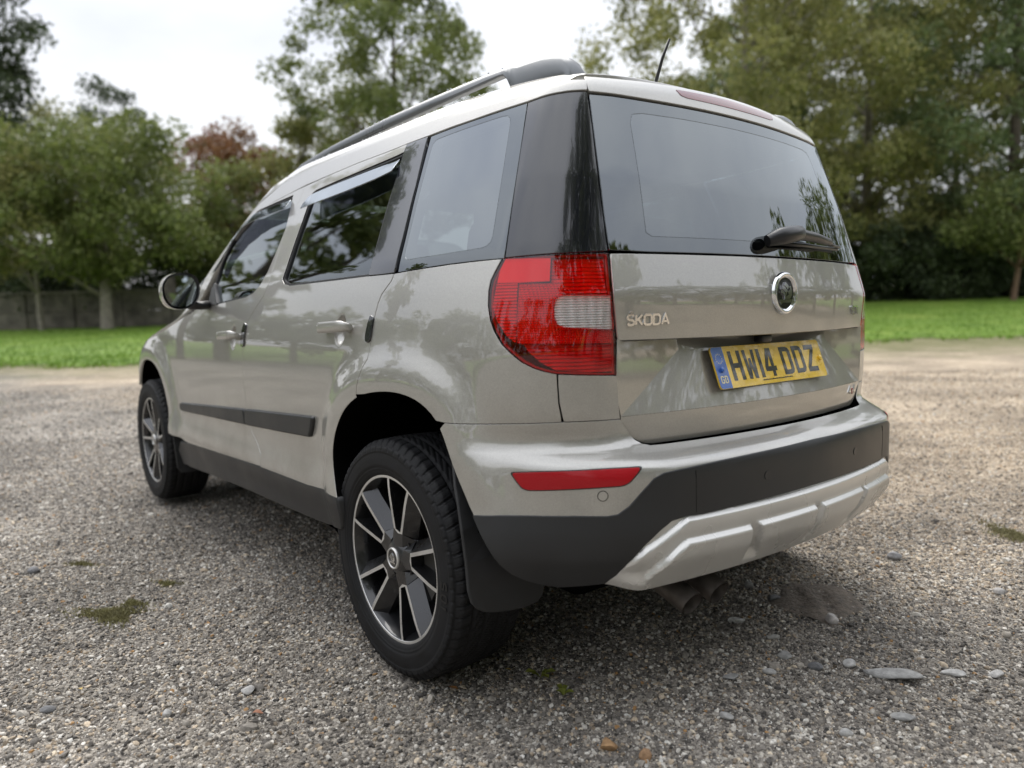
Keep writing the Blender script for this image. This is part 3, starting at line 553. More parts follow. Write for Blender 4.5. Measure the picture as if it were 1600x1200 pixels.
# outlines of the panels on that surface: (u along the body, height)
DATA = {"quarter_panel":[[-0.2283,1.0958],[-0.3418,1.101],[-0.426,1.1045],[-0.5046,1.1065],[-0.563,1.1073],[-0.5518,1.0845],[-0.5405,1.0587],[-0.5367,1.0339],[-0.5371,1.0002],[-0.5419,0.9681],[-0.5498,0.9433],[-0.5647,0.913],[-0.581,0.8928],[-0.6,0.8725],[-0.622,0.8579],[-0.6406,0.8504],[-0.6613,0.8449],[-0.6616,0.8226],[-0.6632,0.7791],[-0.6688,0.7347],[-0.6365,0.7332],[-0.5794,0.731],[-0.5304,0.7281],[-0.479,0.7265],[-0.4388,0.7248],[-0.4155,0.7268],[-0.4029,0.7416],[-0.3886,0.7541],[-0.3732,0.7641],[-0.3568,0.772],[-0.3396,0.7777],[-0.322,0.7816],[-0.304,0.7843],[-0.2858,0.7856],[-0.2673,0.7859],[-0.2486,0.7852],[-0.2298,0.7837],[-0.2109,0.7815],[-0.1918,0.7788],[-0.1727,0.7755],[-0.1535,0.7713],[-0.1115,0.7667],[-0.1176,0.7922],[-0.1282,0.8193],[-0.1416,0.8459],[-0.1541,0.8687],[-0.1553,0.9101],[-0.161,0.9466],[-0.1678,0.9933],[-0.174,1.0191],[-0.1851,1.0421],[-0.203,1.0595],[-0.2205,1.0766]],"corner_panel":[[-0.6618,0.8441],[-0.6932,0.8415],[-0.7274,0.8389],[-0.7707,0.8356],[-0.7719,0.8157],[-0.7741,0.7712],[-0.7771,0.7338],[-0.7209,0.7349],[-0.6699,0.7347],[-0.6632,0.7791],[-0.6616,0.8226]],"rear_door":[[-0.2283,1.0958],[-0.2205,1.0766],[-0.203,1.0595],[-0.1851,1.0421],[-0.174,1.0191],[-0.1678,0.9933],[-0.161,0.9466],[-0.1553,0.9101],[-0.1541,0.8687],[-0.1416,0.8459],[-0.1282,0.8193],[-0.1176,0.7922],[-0.1115,0.7667],[-0.1156,0.7594],[-0.097,0.7516],[-0.0788,0.7425],[-0.0611,0.7321],[-0.044,0.7204],[-0.0277,0.7073],[-0.0125,0.6927],[0.0018,0.6768],[0.0162,0.66],[0.0291,0.642],[0.04,0.6227],[0.0486,0.6023],[0.054,0.5808],[0.0559,0.5588],[0.0537,0.5368],[0.0472,0.5157],[0.015,0.4588],[0.0102,0.4501],[0.0953,0.4514],[0.281,0.4408],[0.4971,0.4394],[0.6998,0.4374],[0.6992,0.4399],[0.7014,0.4845],[0.7499,0.5209],[0.8039,0.5534],[0.8378,0.5943],[0.8441,0.6581],[0.8519,0.7367],[0.849,0.8105],[0.8361,0.8838],[0.8254,0.9465],[0.802,0.9799],[0.7437,1.0263],[0.6889,1.0668],[0.666,1.1074],[0.6694,1.1864],[0.6771,1.2619],[0.6631,1.3742],[0.6463,1.4677],[0.4305,1.4778],[0.2458,1.4837],[0.0768,1.4841],[-0.0727,1.4868],[-0.0718,1.4614],[-0.0253,1.4578],[0.133,1.4512],[0.3507,1.4426],[0.5259,1.4332],[0.5514,1.4253],[0.5549,1.4048],[0.5473,1.33],[0.5477,1.248],[0.5444,1.1532],[0.5453,1.1198],[0.5173,1.103],[0.4675,1.0942],[0.3707,1.0942],[0.1304,1.0951],[-0.0969,1.0964],[-0.1664,1.096]],"rear_door_open":[[-0.0969,1.0964],[0.1304,1.0951],[0.3707,1.0942],[0.4675,1.0942],[0.5173,1.103],[0.5453,1.1198],[0.5444,1.1532],[0.5477,1.248],[0.5473,1.33],[0.5549,1.4048],[0.5514,1.4253],[0.5259,1.4332],[0.3507,1.4426],[0.133,1.4512],[-0.0253,1.4578],[-0.0718,1.4614]],"pillar_trim":[[-0.0969,1.0964],[-0.1698,1.0958],[-0.2295,1.0966],[-0.2304,1.1945],[-0.2257,1.3385],[-0.2085,1.4859],[-0.143,1.4858],[-0.0737,1.4856],[-0.0718,1.4614],[-0.0897,1.3196],[-0.0971,1.1889]],"front_door":[[0.6463,1.4677],[0.6631,1.3742],[0.6771,1.2619],[0.6694,1.1864],[0.666,1.1074],[0.6889,1.0668],[0.7437,1.0263],[0.802,0.9799],[0.8254,0.9465],[0.8361,0.8838],[0.849,0.8105],[0.8519,0.7367],[0.8441,0.6581],[0.8378,0.5943],[0.8039,0.5534],[0.7499,0.5209],[0.7014,0.4845],[0.6992,0.4399],[0.9598,0.4321],[1.2913,0.4218],[1.6628,0.4091],[1.7097,0.5011],[1.7511,0.5892],[1.7928,0.6947],[1.8183,0.7775],[1.7908,0.865],[1.7337,0.9417],[1.6241,1.0036],[1.4916,1.0362],[1.3112,1.0436],[1.1237,1.0538],[0.877,1.0681],[0.8032,1.0825],[0.7516,1.1066],[0.7142,1.1541],[0.6957,1.2352],[0.6858,1.3172],[0.7428,1.4453],[0.9144,1.4386],[1.1169,1.4303],[1.1169,1.4303],[0.9235,1.4476],[0.7752,1.4598]],"front_door_open":[[0.7428,1.4453],[0.6858,1.3172],[0.6957,1.2352],[0.7142,1.1541],[0.7516,1.1066],[0.8032,1.0825],[0.877,1.0681],[1.1237,1.0538],[1.3112,1.0436],[1.3179,1.0656],[1.3149,1.1202],[1.3322,1.237],[1.2942,1.3091],[1.258,1.3782],[1.1169,1.4303],[0.9144,1.4386]],"quarter_window":[[-0.2422,1.0975],[-0.2415,1.1899],[-0.2333,1.3558],[-0.2267,1.4835],[-0.3321,1.4871],[-0.4284,1.4898],[-0.5187,1.4925],[-0.5981,1.4956],[-0.5874,1.3687],[-0.5767,1.2413],[-0.5662,1.1078],[-0.5045,1.108],[-0.4258,1.1061],[-0.3415,1.1027]],"d_pillar":[[-0.5669,1.1084],[-0.5767,1.2413],[-0.5874,1.3687],[-0.5998,1.4951],[-0.6552,1.5007],[-0.6974,1.5043],[-0.7375,1.5065],[-0.7437,1.4201],[-0.7491,1.2862],[-0.7593,1.1184],[-0.6977,1.1153],[-0.6409,1.1127]],"tail_light":[[-0.563,1.1065],[-0.6062,1.1102],[-0.6409,1.112],[-0.6977,1.1131],[-0.7604,1.1147],[-0.7625,1.0193],[-0.7687,0.9139],[-0.7708,0.8363],[-0.7274,0.8396],[-0.6932,0.8422],[-0.6613,0.8449],[-0.6406,0.8504],[-0.622,0.8579],[-0.6,0.8725],[-0.581,0.8928],[-0.5647,0.913],[-0.5498,0.9433],[-0.5419,0.9681],[-0.5371,1.0002],[-0.5367,1.0339],[-0.5405,1.0587],[-0.5518,1.0845]],"clear_lens":[[-0.6601,1.0076],[-0.6646,1.0159],[-0.6756,1.0198],[-0.7177,1.0187],[-0.7587,1.0165],[-0.7636,0.9763],[-0.7649,0.9402],[-0.7112,0.9451],[-0.6746,0.9491],[-0.6638,0.9551],[-0.6585,0.9694],[-0.6577,0.9907]],"left_tg":[[-0.7415,1.5002],[-0.7465,1.3962],[-0.7518,1.2864],[-0.756,1.1956],[-0.7615,1.1214]],"win_top":[[-0.7415,1.5002],[-0.8045,1.5027],[-0.8769,1.5014],[-0.9805,1.4971],[-1.1015,1.4909],[-1.1847,1.4879]],"tg_up":[[-0.7635,1.1126],[-0.7637,1.0628],[-0.7649,1.005],[-0.7687,0.9618],[-0.7726,0.9152]],"brake":[[-1.0676,1.5617],[-1.0699,1.5484],[-1.0865,1.5357],[-1.2065,1.5334],[-1.3395,1.5328],[-1.5131,1.5352]],"brake_top":[[-1.072,1.566],[-1.1539,1.5723],[-1.247,1.5711],[-1.3944,1.5715],[-1.4964,1.5616]],"roof_low":[[-0.7377,1.5099],[-0.6976,1.5077],[-0.6552,1.5042],[-0.5996,1.4988],[-0.5181,1.4964],[-0.4275,1.4928],[-0.3303,1.4913],[-0.2092,1.4877],[-0.0727,1.4868],[0.0768,1.4841],[0.2458,1.4837],[0.4305,1.4778],[0.649,1.4705],[0.7752,1.4598],[0.9235,1.4476],[1.0998,1.4282],[1.245,1.3572],[1.3499,1.2607],[1.4123,1.1186],[1.4916,1.0362]],"front_fender_rear":[[1.6628,0.4091],[1.7097,0.5011],[1.7511,0.5892],[1.7928,0.6947],[1.8183,0.7775],[1.7908,0.865],[1.7337,0.9417],[1.6241,1.0036],[1.4916,1.0362]],"bump_top_left":[[-0.4388,0.7248],[-0.479,0.7265],[-0.5304,0.7281],[-0.5794,0.731],[-0.6365,0.7332],[-0.6688,0.7347],[-0.7209,0.7349],[-0.7765,0.7338],[-0.7804,0.7245],[-0.787,0.7132],[-0.7949,0.6988],[-0.8047,0.6847],[-0.8175,0.6755],[-0.8335,0.6709]],"bump_tailedge":[[-0.8335,0.6709],[-0.8982,0.6696],[-1.0019,0.6699],[-1.1268,0.6702],[-1.2795,0.6698],[-1.5892,0.6664]],"bump_low":[[-0.5076,0.5174],[-0.558,0.5249],[-0.6134,0.5274],[-0.6878,0.5307],[-0.7396,0.5296],[-0.7563,0.5331],[-0.7755,0.5506],[-0.7972,0.582],[-0.8176,0.6086],[-0.8367,0.6189],[-0.8649,0.6217],[-0.9513,0.6266],[-1.0538,0.6301],[-1.1789,0.6329]],"skid_top":[[-0.6562,0.3559],[-0.7103,0.3584],[-0.7385,0.3637],[-0.7561,0.3868],[-0.7733,0.4186],[-0.8001,0.4595],[-0.8288,0.4936],[-0.8509,0.5117],[-0.8801,0.516],[-0.9138,0.5135],[-0.998,0.5161],[-1.0887,0.5182],[-1.22,0.5197]],"skid_bot":[[-0.6561,0.3501],[-0.7388,0.3586],[-0.7922,0.3636],[-0.8753,0.3649],[-0.9743,0.3632],[-1.078,0.3648],[-1.1573,0.3664],[-1.2528,0.3681]],"blk_bot":[[-0.5076,0.5174],[-0.5219,0.486],[-0.5404,0.4484],[-0.5584,0.4128],[-0.5772,0.3904],[-0.6008,0.3738],[-0.6316,0.3614],[-0.6562,0.3559]],"reflector":[[-0.5776,0.6248],[-0.6365,0.6311],[-0.689,0.6344],[-0.7411,0.6373],[-0.7996,0.6381],[-0.7879,0.6213],[-0.7768,0.6053],[-0.7651,0.5982],[-0.7297,0.5961],[-0.6885,0.5928],[-0.636,0.5879],[-0.6087,0.5859],[-0.5976,0.5901],[-0.5866,0.6081]],"sensors":[[-0.7317,0.5773],[-1.0812,0.5743]],"sill":[[1.7758,0.3972],[1.588,0.4095],[1.2913,0.4218],[0.9598,0.4321],[0.6998,0.4374],[0.4971,0.4394],[0.281,0.4408],[0.0953,0.4514],[0.0102,0.4501]],"sill_bot":[[1.7003,0.2872],[1.3746,0.3019],[0.8851,0.3152],[0.4996,0.3207],[0.1851,0.3297],[0.0284,0.3524]],"mould_r":[[0.8355,0.6366],[0.496,0.6531],[0.2197,0.6663],[0.2355,0.6338],[0.2547,0.6067],[0.507,0.5969],[0.8395,0.5854]],"mould_f":[[1.7403,0.5886],[1.2448,0.6156],[0.8571,0.6347],[0.8464,0.586],[1.2544,0.5748],[1.7368,0.561]],"handle_r":[[0.1161,0.944],[-0.0743,0.9518],[0.026,0.9928],[0.0051,0.898],[0.0899,0.946],[-0.0297,0.9499]],"handle_f":[[1.0452,0.9079],[0.862,0.9246],[0.9518,0.9612],[0.968,0.8687]],"guard_r":[[-0.1506,0.9849],[-0.1639,0.9761],[-0.1583,0.9206],[-0.1468,0.9117],[-0.1346,0.915],[-0.135,0.9343],[-0.142,0.964]],"guard_f":[[0.8318,0.9681],[0.8087,0.9609],[0.8222,0.884],[0.8434,0.8788],[0.8537,0.8883],[0.8497,0.9319]],"skoda":[[-0.7895,0.9487],[-0.9153,0.9512],[-0.7894,0.9727],[-0.9115,0.9741]],"yeti":[[-1.6635,0.9716],[-1.7196,0.9688]],"fourx4":[[-1.6754,0.7207],[-1.7325,0.7179]],"tabs":[[[-0.808,0.3899],[-0.8481,0.4528],[-0.8669,0.4644],[-1.0256,0.4694],[-1.0327,0.4539],[-1.0315,0.4369],[-0.8909,0.4385],[-0.8574,0.4301]]],"zones":{"smooth":[[-0.5672,1.1081],[-0.6522,1.1048],[-0.6502,1.0541],[-0.592,1.0525],[-0.5511,1.0542],[-0.5565,1.0842]],"ribs":[[-0.5502,1.0522],[-0.5917,1.051],[-0.5903,1.0264],[-0.5889,0.9163],[-0.5718,0.9316],[-0.5525,0.9671],[-0.5424,1.0004],[-0.5463,1.0283]],"fine":[[-0.5929,1.0509],[-0.6283,1.0504],[-0.674,1.0503],[-0.6735,1.0185],[-0.6629,1.0151],[-0.657,1.0041],[-0.6565,0.9571],[-0.6602,0.9508],[-0.6697,0.9473],[-0.7083,0.9463],[-0.7642,0.9455],[-0.765,0.9099],[-0.6693,0.9126],[-0.6,0.9137],[-0.5901,0.9168],[-0.5899,0.9813],[-0.5927,1.0263]],"bowl":[[-0.6546,1.1047],[-0.7078,1.1048],[-0.7552,1.1049],[-0.7551,1.0519],[-0.7577,1.0175],[-0.7092,1.018],[-0.6749,1.0189],[-0.675,1.0518],[-0.6525,1.0535]],"low":[[-0.602,0.9117],[-0.6692,0.9106],[-0.765,0.9079],[-0.7686,0.8438],[-0.7073,0.8467],[-0.6608,0.8512],[-0.6343,0.8681],[-0.6115,0.8935]],"white":[[-0.6559,0.9893],[-0.6575,1.0115],[-0.663,1.0188],[-0.6745,1.0209],[-0.7603,1.0175],[-0.7668,0.9459],[-0.7664,0.9421],[-0.6697,0.9448],[-0.6602,0.9491],[-0.6561,0.9571]]}}
STONES = [(-0.895, -0.131, 0.125, 0.062, 0.024, -1.1, (0.29, 0.285, 0.275), 'long flat grey slab, largest loose stone, right of centre in the foreground'), (-0.616, -0.344, 0.036, 0.03, 0.03, 0.3, (0.46, 0.43, 0.41), 'pinkish white stone, roundest and palest behind the exhaust pipes'), (-0.419, -0.125, 0.042, 0.02, 0.014, 0.2, (0.42, 0.41, 0.395), 'pale flat stone in the shade below the exhaust pipes'), (-0.396, -0.371, 0.06, 0.025, 0.014, 0.5, (0.16, 0.16, 0.165), 'dark flat stone closest under the silver bumper plate'), (-0.646, -0.021, 0.055, 0.026, 0.014, -1.0, (0.29, 0.285, 0.275), 'grey wedge-shaped stone left of the reddish earth'), (-0.742, -0.022, 0.05, 0.02, 0.016, -1.2, (0.16, 0.16, 0.165), 'dark narrow stone pointing at the long slab'), (-0.792, -0.106, 0.036, 0.025, 0.018, 0.2, (0.42, 0.41, 0.395), 'light grey rounded stone just left of the long slab'), (-0.674, 0.093, 0.036, 0.018, 0.012, -0.5, (0.42, 0.41, 0.395), 'light grey flat stone below the wedge-shaped one'), (-0.621, 0.195, 0.048, 0.018, 0.012, 0.1, (0.29, 0.285, 0.275), 'long thin grey stone left of the wedge-shaped one'), (-0.726, 0.369, 0.046, 0.018, 0.014, -0.9, (0.42, 0.41, 0.395), 'pale angular stone on the near gravel below the exhaust'), (-0.949, 0.224, 0.03, 0.018, 0.016, 0.2, (0.42, 0.41, 0.395), 'pale oval stone near the bottom right edge of the picture'), (-1.003, 0.061, 0.05, 0.022, 0.016, -0.5, (0.29, 0.285, 0.275), 'mid grey stone with a mossy foot below the long slab'), (-0.995, -0.26, 0.055, 0.02, 0.013, -0.6, (0.42, 0.41, 0.395), 'flat pale stone right of the long slab'), (-1.069, -0.333, 0.038, 0.02, 0.014, 0.2, (0.42, 0.41, 0.395), 'flat pale stone at the right edge'), (-0.559, -0.103, 0.05, 0.022, 0.012, 0.3, (0.3, 0.29, 0.27), 'buff flat stone level with the round white one'), (-0.488, -1.065, 0.055, 0.04, 0.035, 0.4, (0.27, 0.27, 0.28), 'blue-grey stone standing alone on the gravel right of the car'), (-0.873, -0.974, 0.05, 0.03, 0.02, 0.3, (0.3, 0.29, 0.28), 'dark-sided stone far right beyond the car'), (-0.278, -0.407, 0.03, 0.02, 0.022, 0.2, (0.29, 0.285, 0.275), 'small upright stone right of the rear exhaust tip'), (2.634, 0.436, 0.06, 0.05, 0.05, 0.3, (0.42, 0.41, 0.395), 'pale stone behind the front tyre under the sill'), (1.689, 1.52, 0.05, 0.03, 0.02, 0.2, (0.16, 0.16, 0.165), 'dark flat stone on the gravel at far left'), (0.168, 1.203, 0.034, 0.026, 0.016, 0.4, (0.42, 0.41, 0.395), 'pale flat stone left of the rear tyre'), (0.185, 1.398, 0.026, 0.018, 0.016, -0.3, (0.42, 0.41, 0.395), 'small pale stone near the bottom edge left of centre'), (0.416, 1.625, 0.03, 0.016, 0.012, 0.5, (0.16, 0.16, 0.165), 'dark sliver of stone near the bottom left corner'), (-0.626, 0.671, 0.036, 0.03, 0.022, 0.2, (0.33, 0.2, 0.1), 'orange-brown flint at the bottom edge below the bumper'), (-0.707, 0.634, 0.03, 0.022, 0.018, 0.9, (0.33, 0.2, 0.11), 'rusty orange flint at the bottom edge right of the other one')]
LEAVES = [(-0.188, 0.793, 0.034, 0.3, (0.3, 0.14, 0.045), 'curled orange leaf in front of the rear tyre'), (0.032, 1.227, 0.03, 0.9, (0.24, 0.09, 0.04), 'rust brown leaf on the near gravel left of the rear tyre'), (0.469, 1.546, 0.026, 0.2, (0.42, 0.3, 0.08), 'yellow leaf at lower left'), (-0.203, 0.621, 0.02, 0.2, (0.42, 0.3, 0.08), 'small yellow leaf right of the rear tyre'), (3.954, 1.439, 0.05, 0.3, (0.24, 0.09, 0.04), 'reddish leaf at the left edge of the picture')]
WEEDS = [(-0.291, 0.579, 0.042, 'yellow-green weed in front of the mud flap', 1, 5), (-0.397, 0.595, 0.032, 'smaller yellowish weed nearer the camera', 2, 5)]
MOSS = [(0.998, 1.377, 0.095, 0.055, 0.6, 2000, 'dark olive moss patch on the gravel at left', 1), (1.175, 1.151, 0.045, 0.018, 0.5, 260, 'thin green moss strip left of the rear wheel', 2), (-0.688, -1.723, 0.15, 0.06, -0.5, 1500, 'green mossy patch at the right edge', 3), (1.05, 1.295, 0.035, 0.018, 0.5, 500, 'bright green tuft on the edge of the moss patch', 4), (1.661, 1.357, 0.06, 0.025, 0.6, 300, 'small moss strip at the left', 5)]

# ================================================================== CAR
def car_paint():
    m, t, o = mat('beige_paint'); p = t.nodes.new('ShaderNodeBsdfPrincipled'); t.links.new(p.outputs[0], o.inputs[0])
    tcn = t.nodes.new('ShaderNodeTexCoord')
    v = N(t, 'ShaderNodeTexVoronoi', Scale=900.); t.links.new(tcn.outputs['Object'], v.inputs['Vector'])
    sp = t.nodes.new('ShaderNodeSeparateColor'); t.links.new(v.outputs['Color'], sp.inputs[0])
    n1 = N(t, 'ShaderNodeTexNoise', Scale=3., Detail=5., Roughness=.65); t.links.new(tcn.outputs['Object'], n1.inputs['Vector'])
    g = t.nodes.new('ShaderNodeNewGeometry'); sx = t.nodes.new('ShaderNodeSeparateXYZ'); t.links.new(g.outputs['Position'], sx.inputs[0])
    base = mixc(t, 1., (.425, .412, .382), mapr(t, sp.outputs[0], 0, 1, .88, 1.12), 'MULTIPLY')
    low = mth(t, 'MULTIPLY', mapr(t, sx.outputs[2], .42, .78, 1., 0.), mapr(t, n1.outputs[0], .40, .68))       # road film low down
    col = mixc(t, mth(t, 'MULTIPLY', low, .5), base, (.16, .135, .10)); t.links.new(col, p.inputs['Base Color'])
    p.inputs['Metallic'].default_value = .62; p.inputs['Roughness'].default_value = .45
    p.inputs['Coat Weight'].default_value = 1.; p.inputs['Coat IOR'].default_value = 1.95
    cr = mth(t, 'ADD', mapr(t, n1.outputs[0], .4, .75, .008, .025), mth(t, 'MULTIPLY', low, .22)); t.links.new(cr, p.inputs['Coat Roughness'])
    return m
PAINT = car_paint()
BLACKGLOSS = pbr('gloss_black', (.007, .008, .013), .15, coat=1., coat_rough=.008, spec=.6)
PLASTIC = pbr('black_plastic', (.020, .0205, .022), .42, noise=(5., .22), bump=(700., .18, .0006))
SATIN = pbr('satin_black', (.02, .02, .022), .35)
RUBBER = pbr('rubber', (.022, .022, .023), .62, noise=(14., .3), bump=(220., .25, .0012))
TYRE = pbr('tyre_rubber', (.011, .011, .012), .66, spec=.28, noise=(16., .35), bump=(130., .35, .0012))
MATT = pbr('matt_black', (.004, .004, .004), .9, spec=0.)
SILVER = pbr('silver_plastic', (.68, .67, .645), .30, .5, noise=(4., .06))
CHROME = pbr('chrome', (.80, .81, .82), .07, 1.)
MACHINED = pbr('machined_alloy', (.72, .71, .69), .38, .7, noise=(18., .10))
WHEELDARK = pbr('anthracite_alloy', (.018, .018, .020), .30, .35, coat=.8, coat_rough=.08, noise=(9., .15))
DISC = pbr('brake_steel', (.36, .30, .24), .40, 1., noise=(12., .35))
RAILM = pbr('rail_satin', (.15, .158, .165), .33, .55, noise=(3., .1))
CLOTH = pbr('seat_cloth', (.028, .028, .03), .9)
def pane(name, tint, f0, rough=.005):
    """thin glass: tinted see-through plus mirror reflection that grows towards grazing angles"""
    m, t, o = mat(name); tr = t.nodes.new('ShaderNodeBsdfTransparent'); tr.inputs[0].default_value = (*tint, 1)
    gl = t.nodes.new('ShaderNodeBsdfGlossy'); gl.inputs['Roughness'].default_value = rough; gl.inputs[0].default_value = (.90, .96, 1, 1)
    lw = t.nodes.new('ShaderNodeLayerWeight'); lw.inputs[0].default_value = .5
    k = mth(t, 'ADD', mth(t, 'MULTIPLY', mth(t, 'POWER', lw.outputs['Facing'], 4.), 1-f0), f0)
    mx = t.nodes.new('ShaderNodeMixShader'); t.links.new(k, mx.inputs[0]); t.links.new(tr.outputs[0], mx.inputs[1]); t.links.new(gl.outputs[0], mx.inputs[2]); t.links.new(mx.outputs[0], o.inputs[0])
    return m
PRIVACY = pane('privacy_glass', (.10, .125, .12), .235)
REARGLASS = pane('rear_glass', (.10, .13, .15), .19)
DOORGLASS = pane('door_glass', (.20, .25, .23), .10)
SMOKE = pane('smoked_deflector', (.22, .22, .25), .26, .02)
REDLENS = pane('red_lens', (1., .02, .03), .06)
CLEARLENS = pane('clear_lens', (.95, .95, .95), .06)
MIRROR = pbr('mirror_glass', (.55, .62, .66), .01, 1.)
FRIT = pane('ceramic_border', (.02, .02, .028), .172)

# ---- panels cut from one body surface -------------------------------------------------
def gradF(p):
    e = 1.5e-3; x, y, z = p[..., 0], p[..., 1], p[..., 2]
    g = np.stack([F(x+e, y, z)-F(x-e, y, z), F(x, y+e, z)-F(x, y-e, z), F(x, y, z+e)-F(x, y, z-e)], -1)
    return g/np.linalg.norm(g, axis=-1)[..., None]
def body_surface(u, z):
    p = P(u, z); return p, gradF(p)
def displaced(d):
    """body surface pushed along its normal by d(u, z); normals by finite differences"""
    def pos(u, z): p, n = body_surface(u, z); return p + n*d(u, z)[..., None]
    def f(u, z):
        u = np.asarray(u, float); z = np.asarray(z, float); e = 8e-4
        a = pos(u+e, z)-pos(u-e, z); b = pos(u, z+e)-pos(u, z-e); n = np.cross(a, b); n /= np.linalg.norm(n, axis=-1)[..., None]
        p0, n0 = body_surface(u, z); n *= np.sign((n*n0).sum(-1))[..., None]
        return pos(u, z), n
    return f
def in_poly(poly, pts):
    x, y = pts[:, 0], pts[:, 1]; c = np.zeros(len(pts), bool); n = len(poly)
    for i in range(n):
        x0, y0 = poly[i]; x1, y1 = poly[(i+1) % n]
        if y0 == y1: continue
        c ^= ((y0 > y) != (y1 > y)) & (x < (x1-x0)*(y-y0)/(y1-y0)+x0)
    return c
def seg_dist(poly, pts):
    d = np.full(len(pts), 9.); n = len(poly)
    for i in range(n):
        a = poly[i]; e = poly[(i+1) % n]-a; l = e@e+1e-12; t = np.clip(((pts-a)@e)/l, 0, 1)
        d = np.minimum(d, np.linalg.norm(pts-a-t[:, None]*e, axis=1))
    return d
def area2(p): return .5*np.sum(p[:, 0]*np.roll(p[:, 1], -1)-np.roll(p[:, 0], -1)*p[:, 1])
def round_poly(p, r, n=4):
    """round every corner of a polygon by about r"""
    p = np.asarray(p, float); out = []
    for i in range(len(p)):
        a, b, c = p[i-1], p[i], p[(i+1) % len(p)]; u = a-b; v = c-b; lu, lv = np.linalg.norm(u), np.linalg.norm(v)
        k = min(r, lu*.45, lv*.45); s0, s1 = b+u/lu*k, b+v/lv*k
        for t in np.linspace(0, 1, n): out.append((1-t)**2*s0+2*t*(1-t)*b+t*t*s1)
    return np.array(out)
def prep(poly, gap, step):
    p = np.asarray(poly, float); keep = [0]
    for i in range(1, len(p)):
        if np.linalg.norm(p[i]-p[keep[-1]]) > 1.5e-3: keep.append(i)
    if np.linalg.norm(p[keep[-1]]-p[0]) < 1.5e-3: keep.pop()
    p = p[keep]
    if area2(p) < 0: p = p[::-1]
    if gap:
        t0 = p-np.roll(p, 1, 0); t0 /= np.linalg.norm(t0, axis=1)[:, None]; t1 = np.roll(p, -1, 0)-p; t1 /= np.linalg.norm(t1, axis=1)[:, None]
        n0 = np.stack([-t0[:, 1], t0[:, 0]], 1); n1 = np.stack([-t1[:, 1], t1[:, 0]], 1); m = n0+n1
        k = 2/np.maximum((m*m).sum(1), .7); p = p+m*(k*gap/1.)[:, None]*.5*1.0
    out = []
    for i in range(len(p)):
        a, b = p[i], p[(i+1) % len(p)]; n = max(1, int(math.ceil(np.linalg.norm(b-a)/step)))
        for j in range(n): out.append(a+(b-a)*j/n)
    return np.array(out)
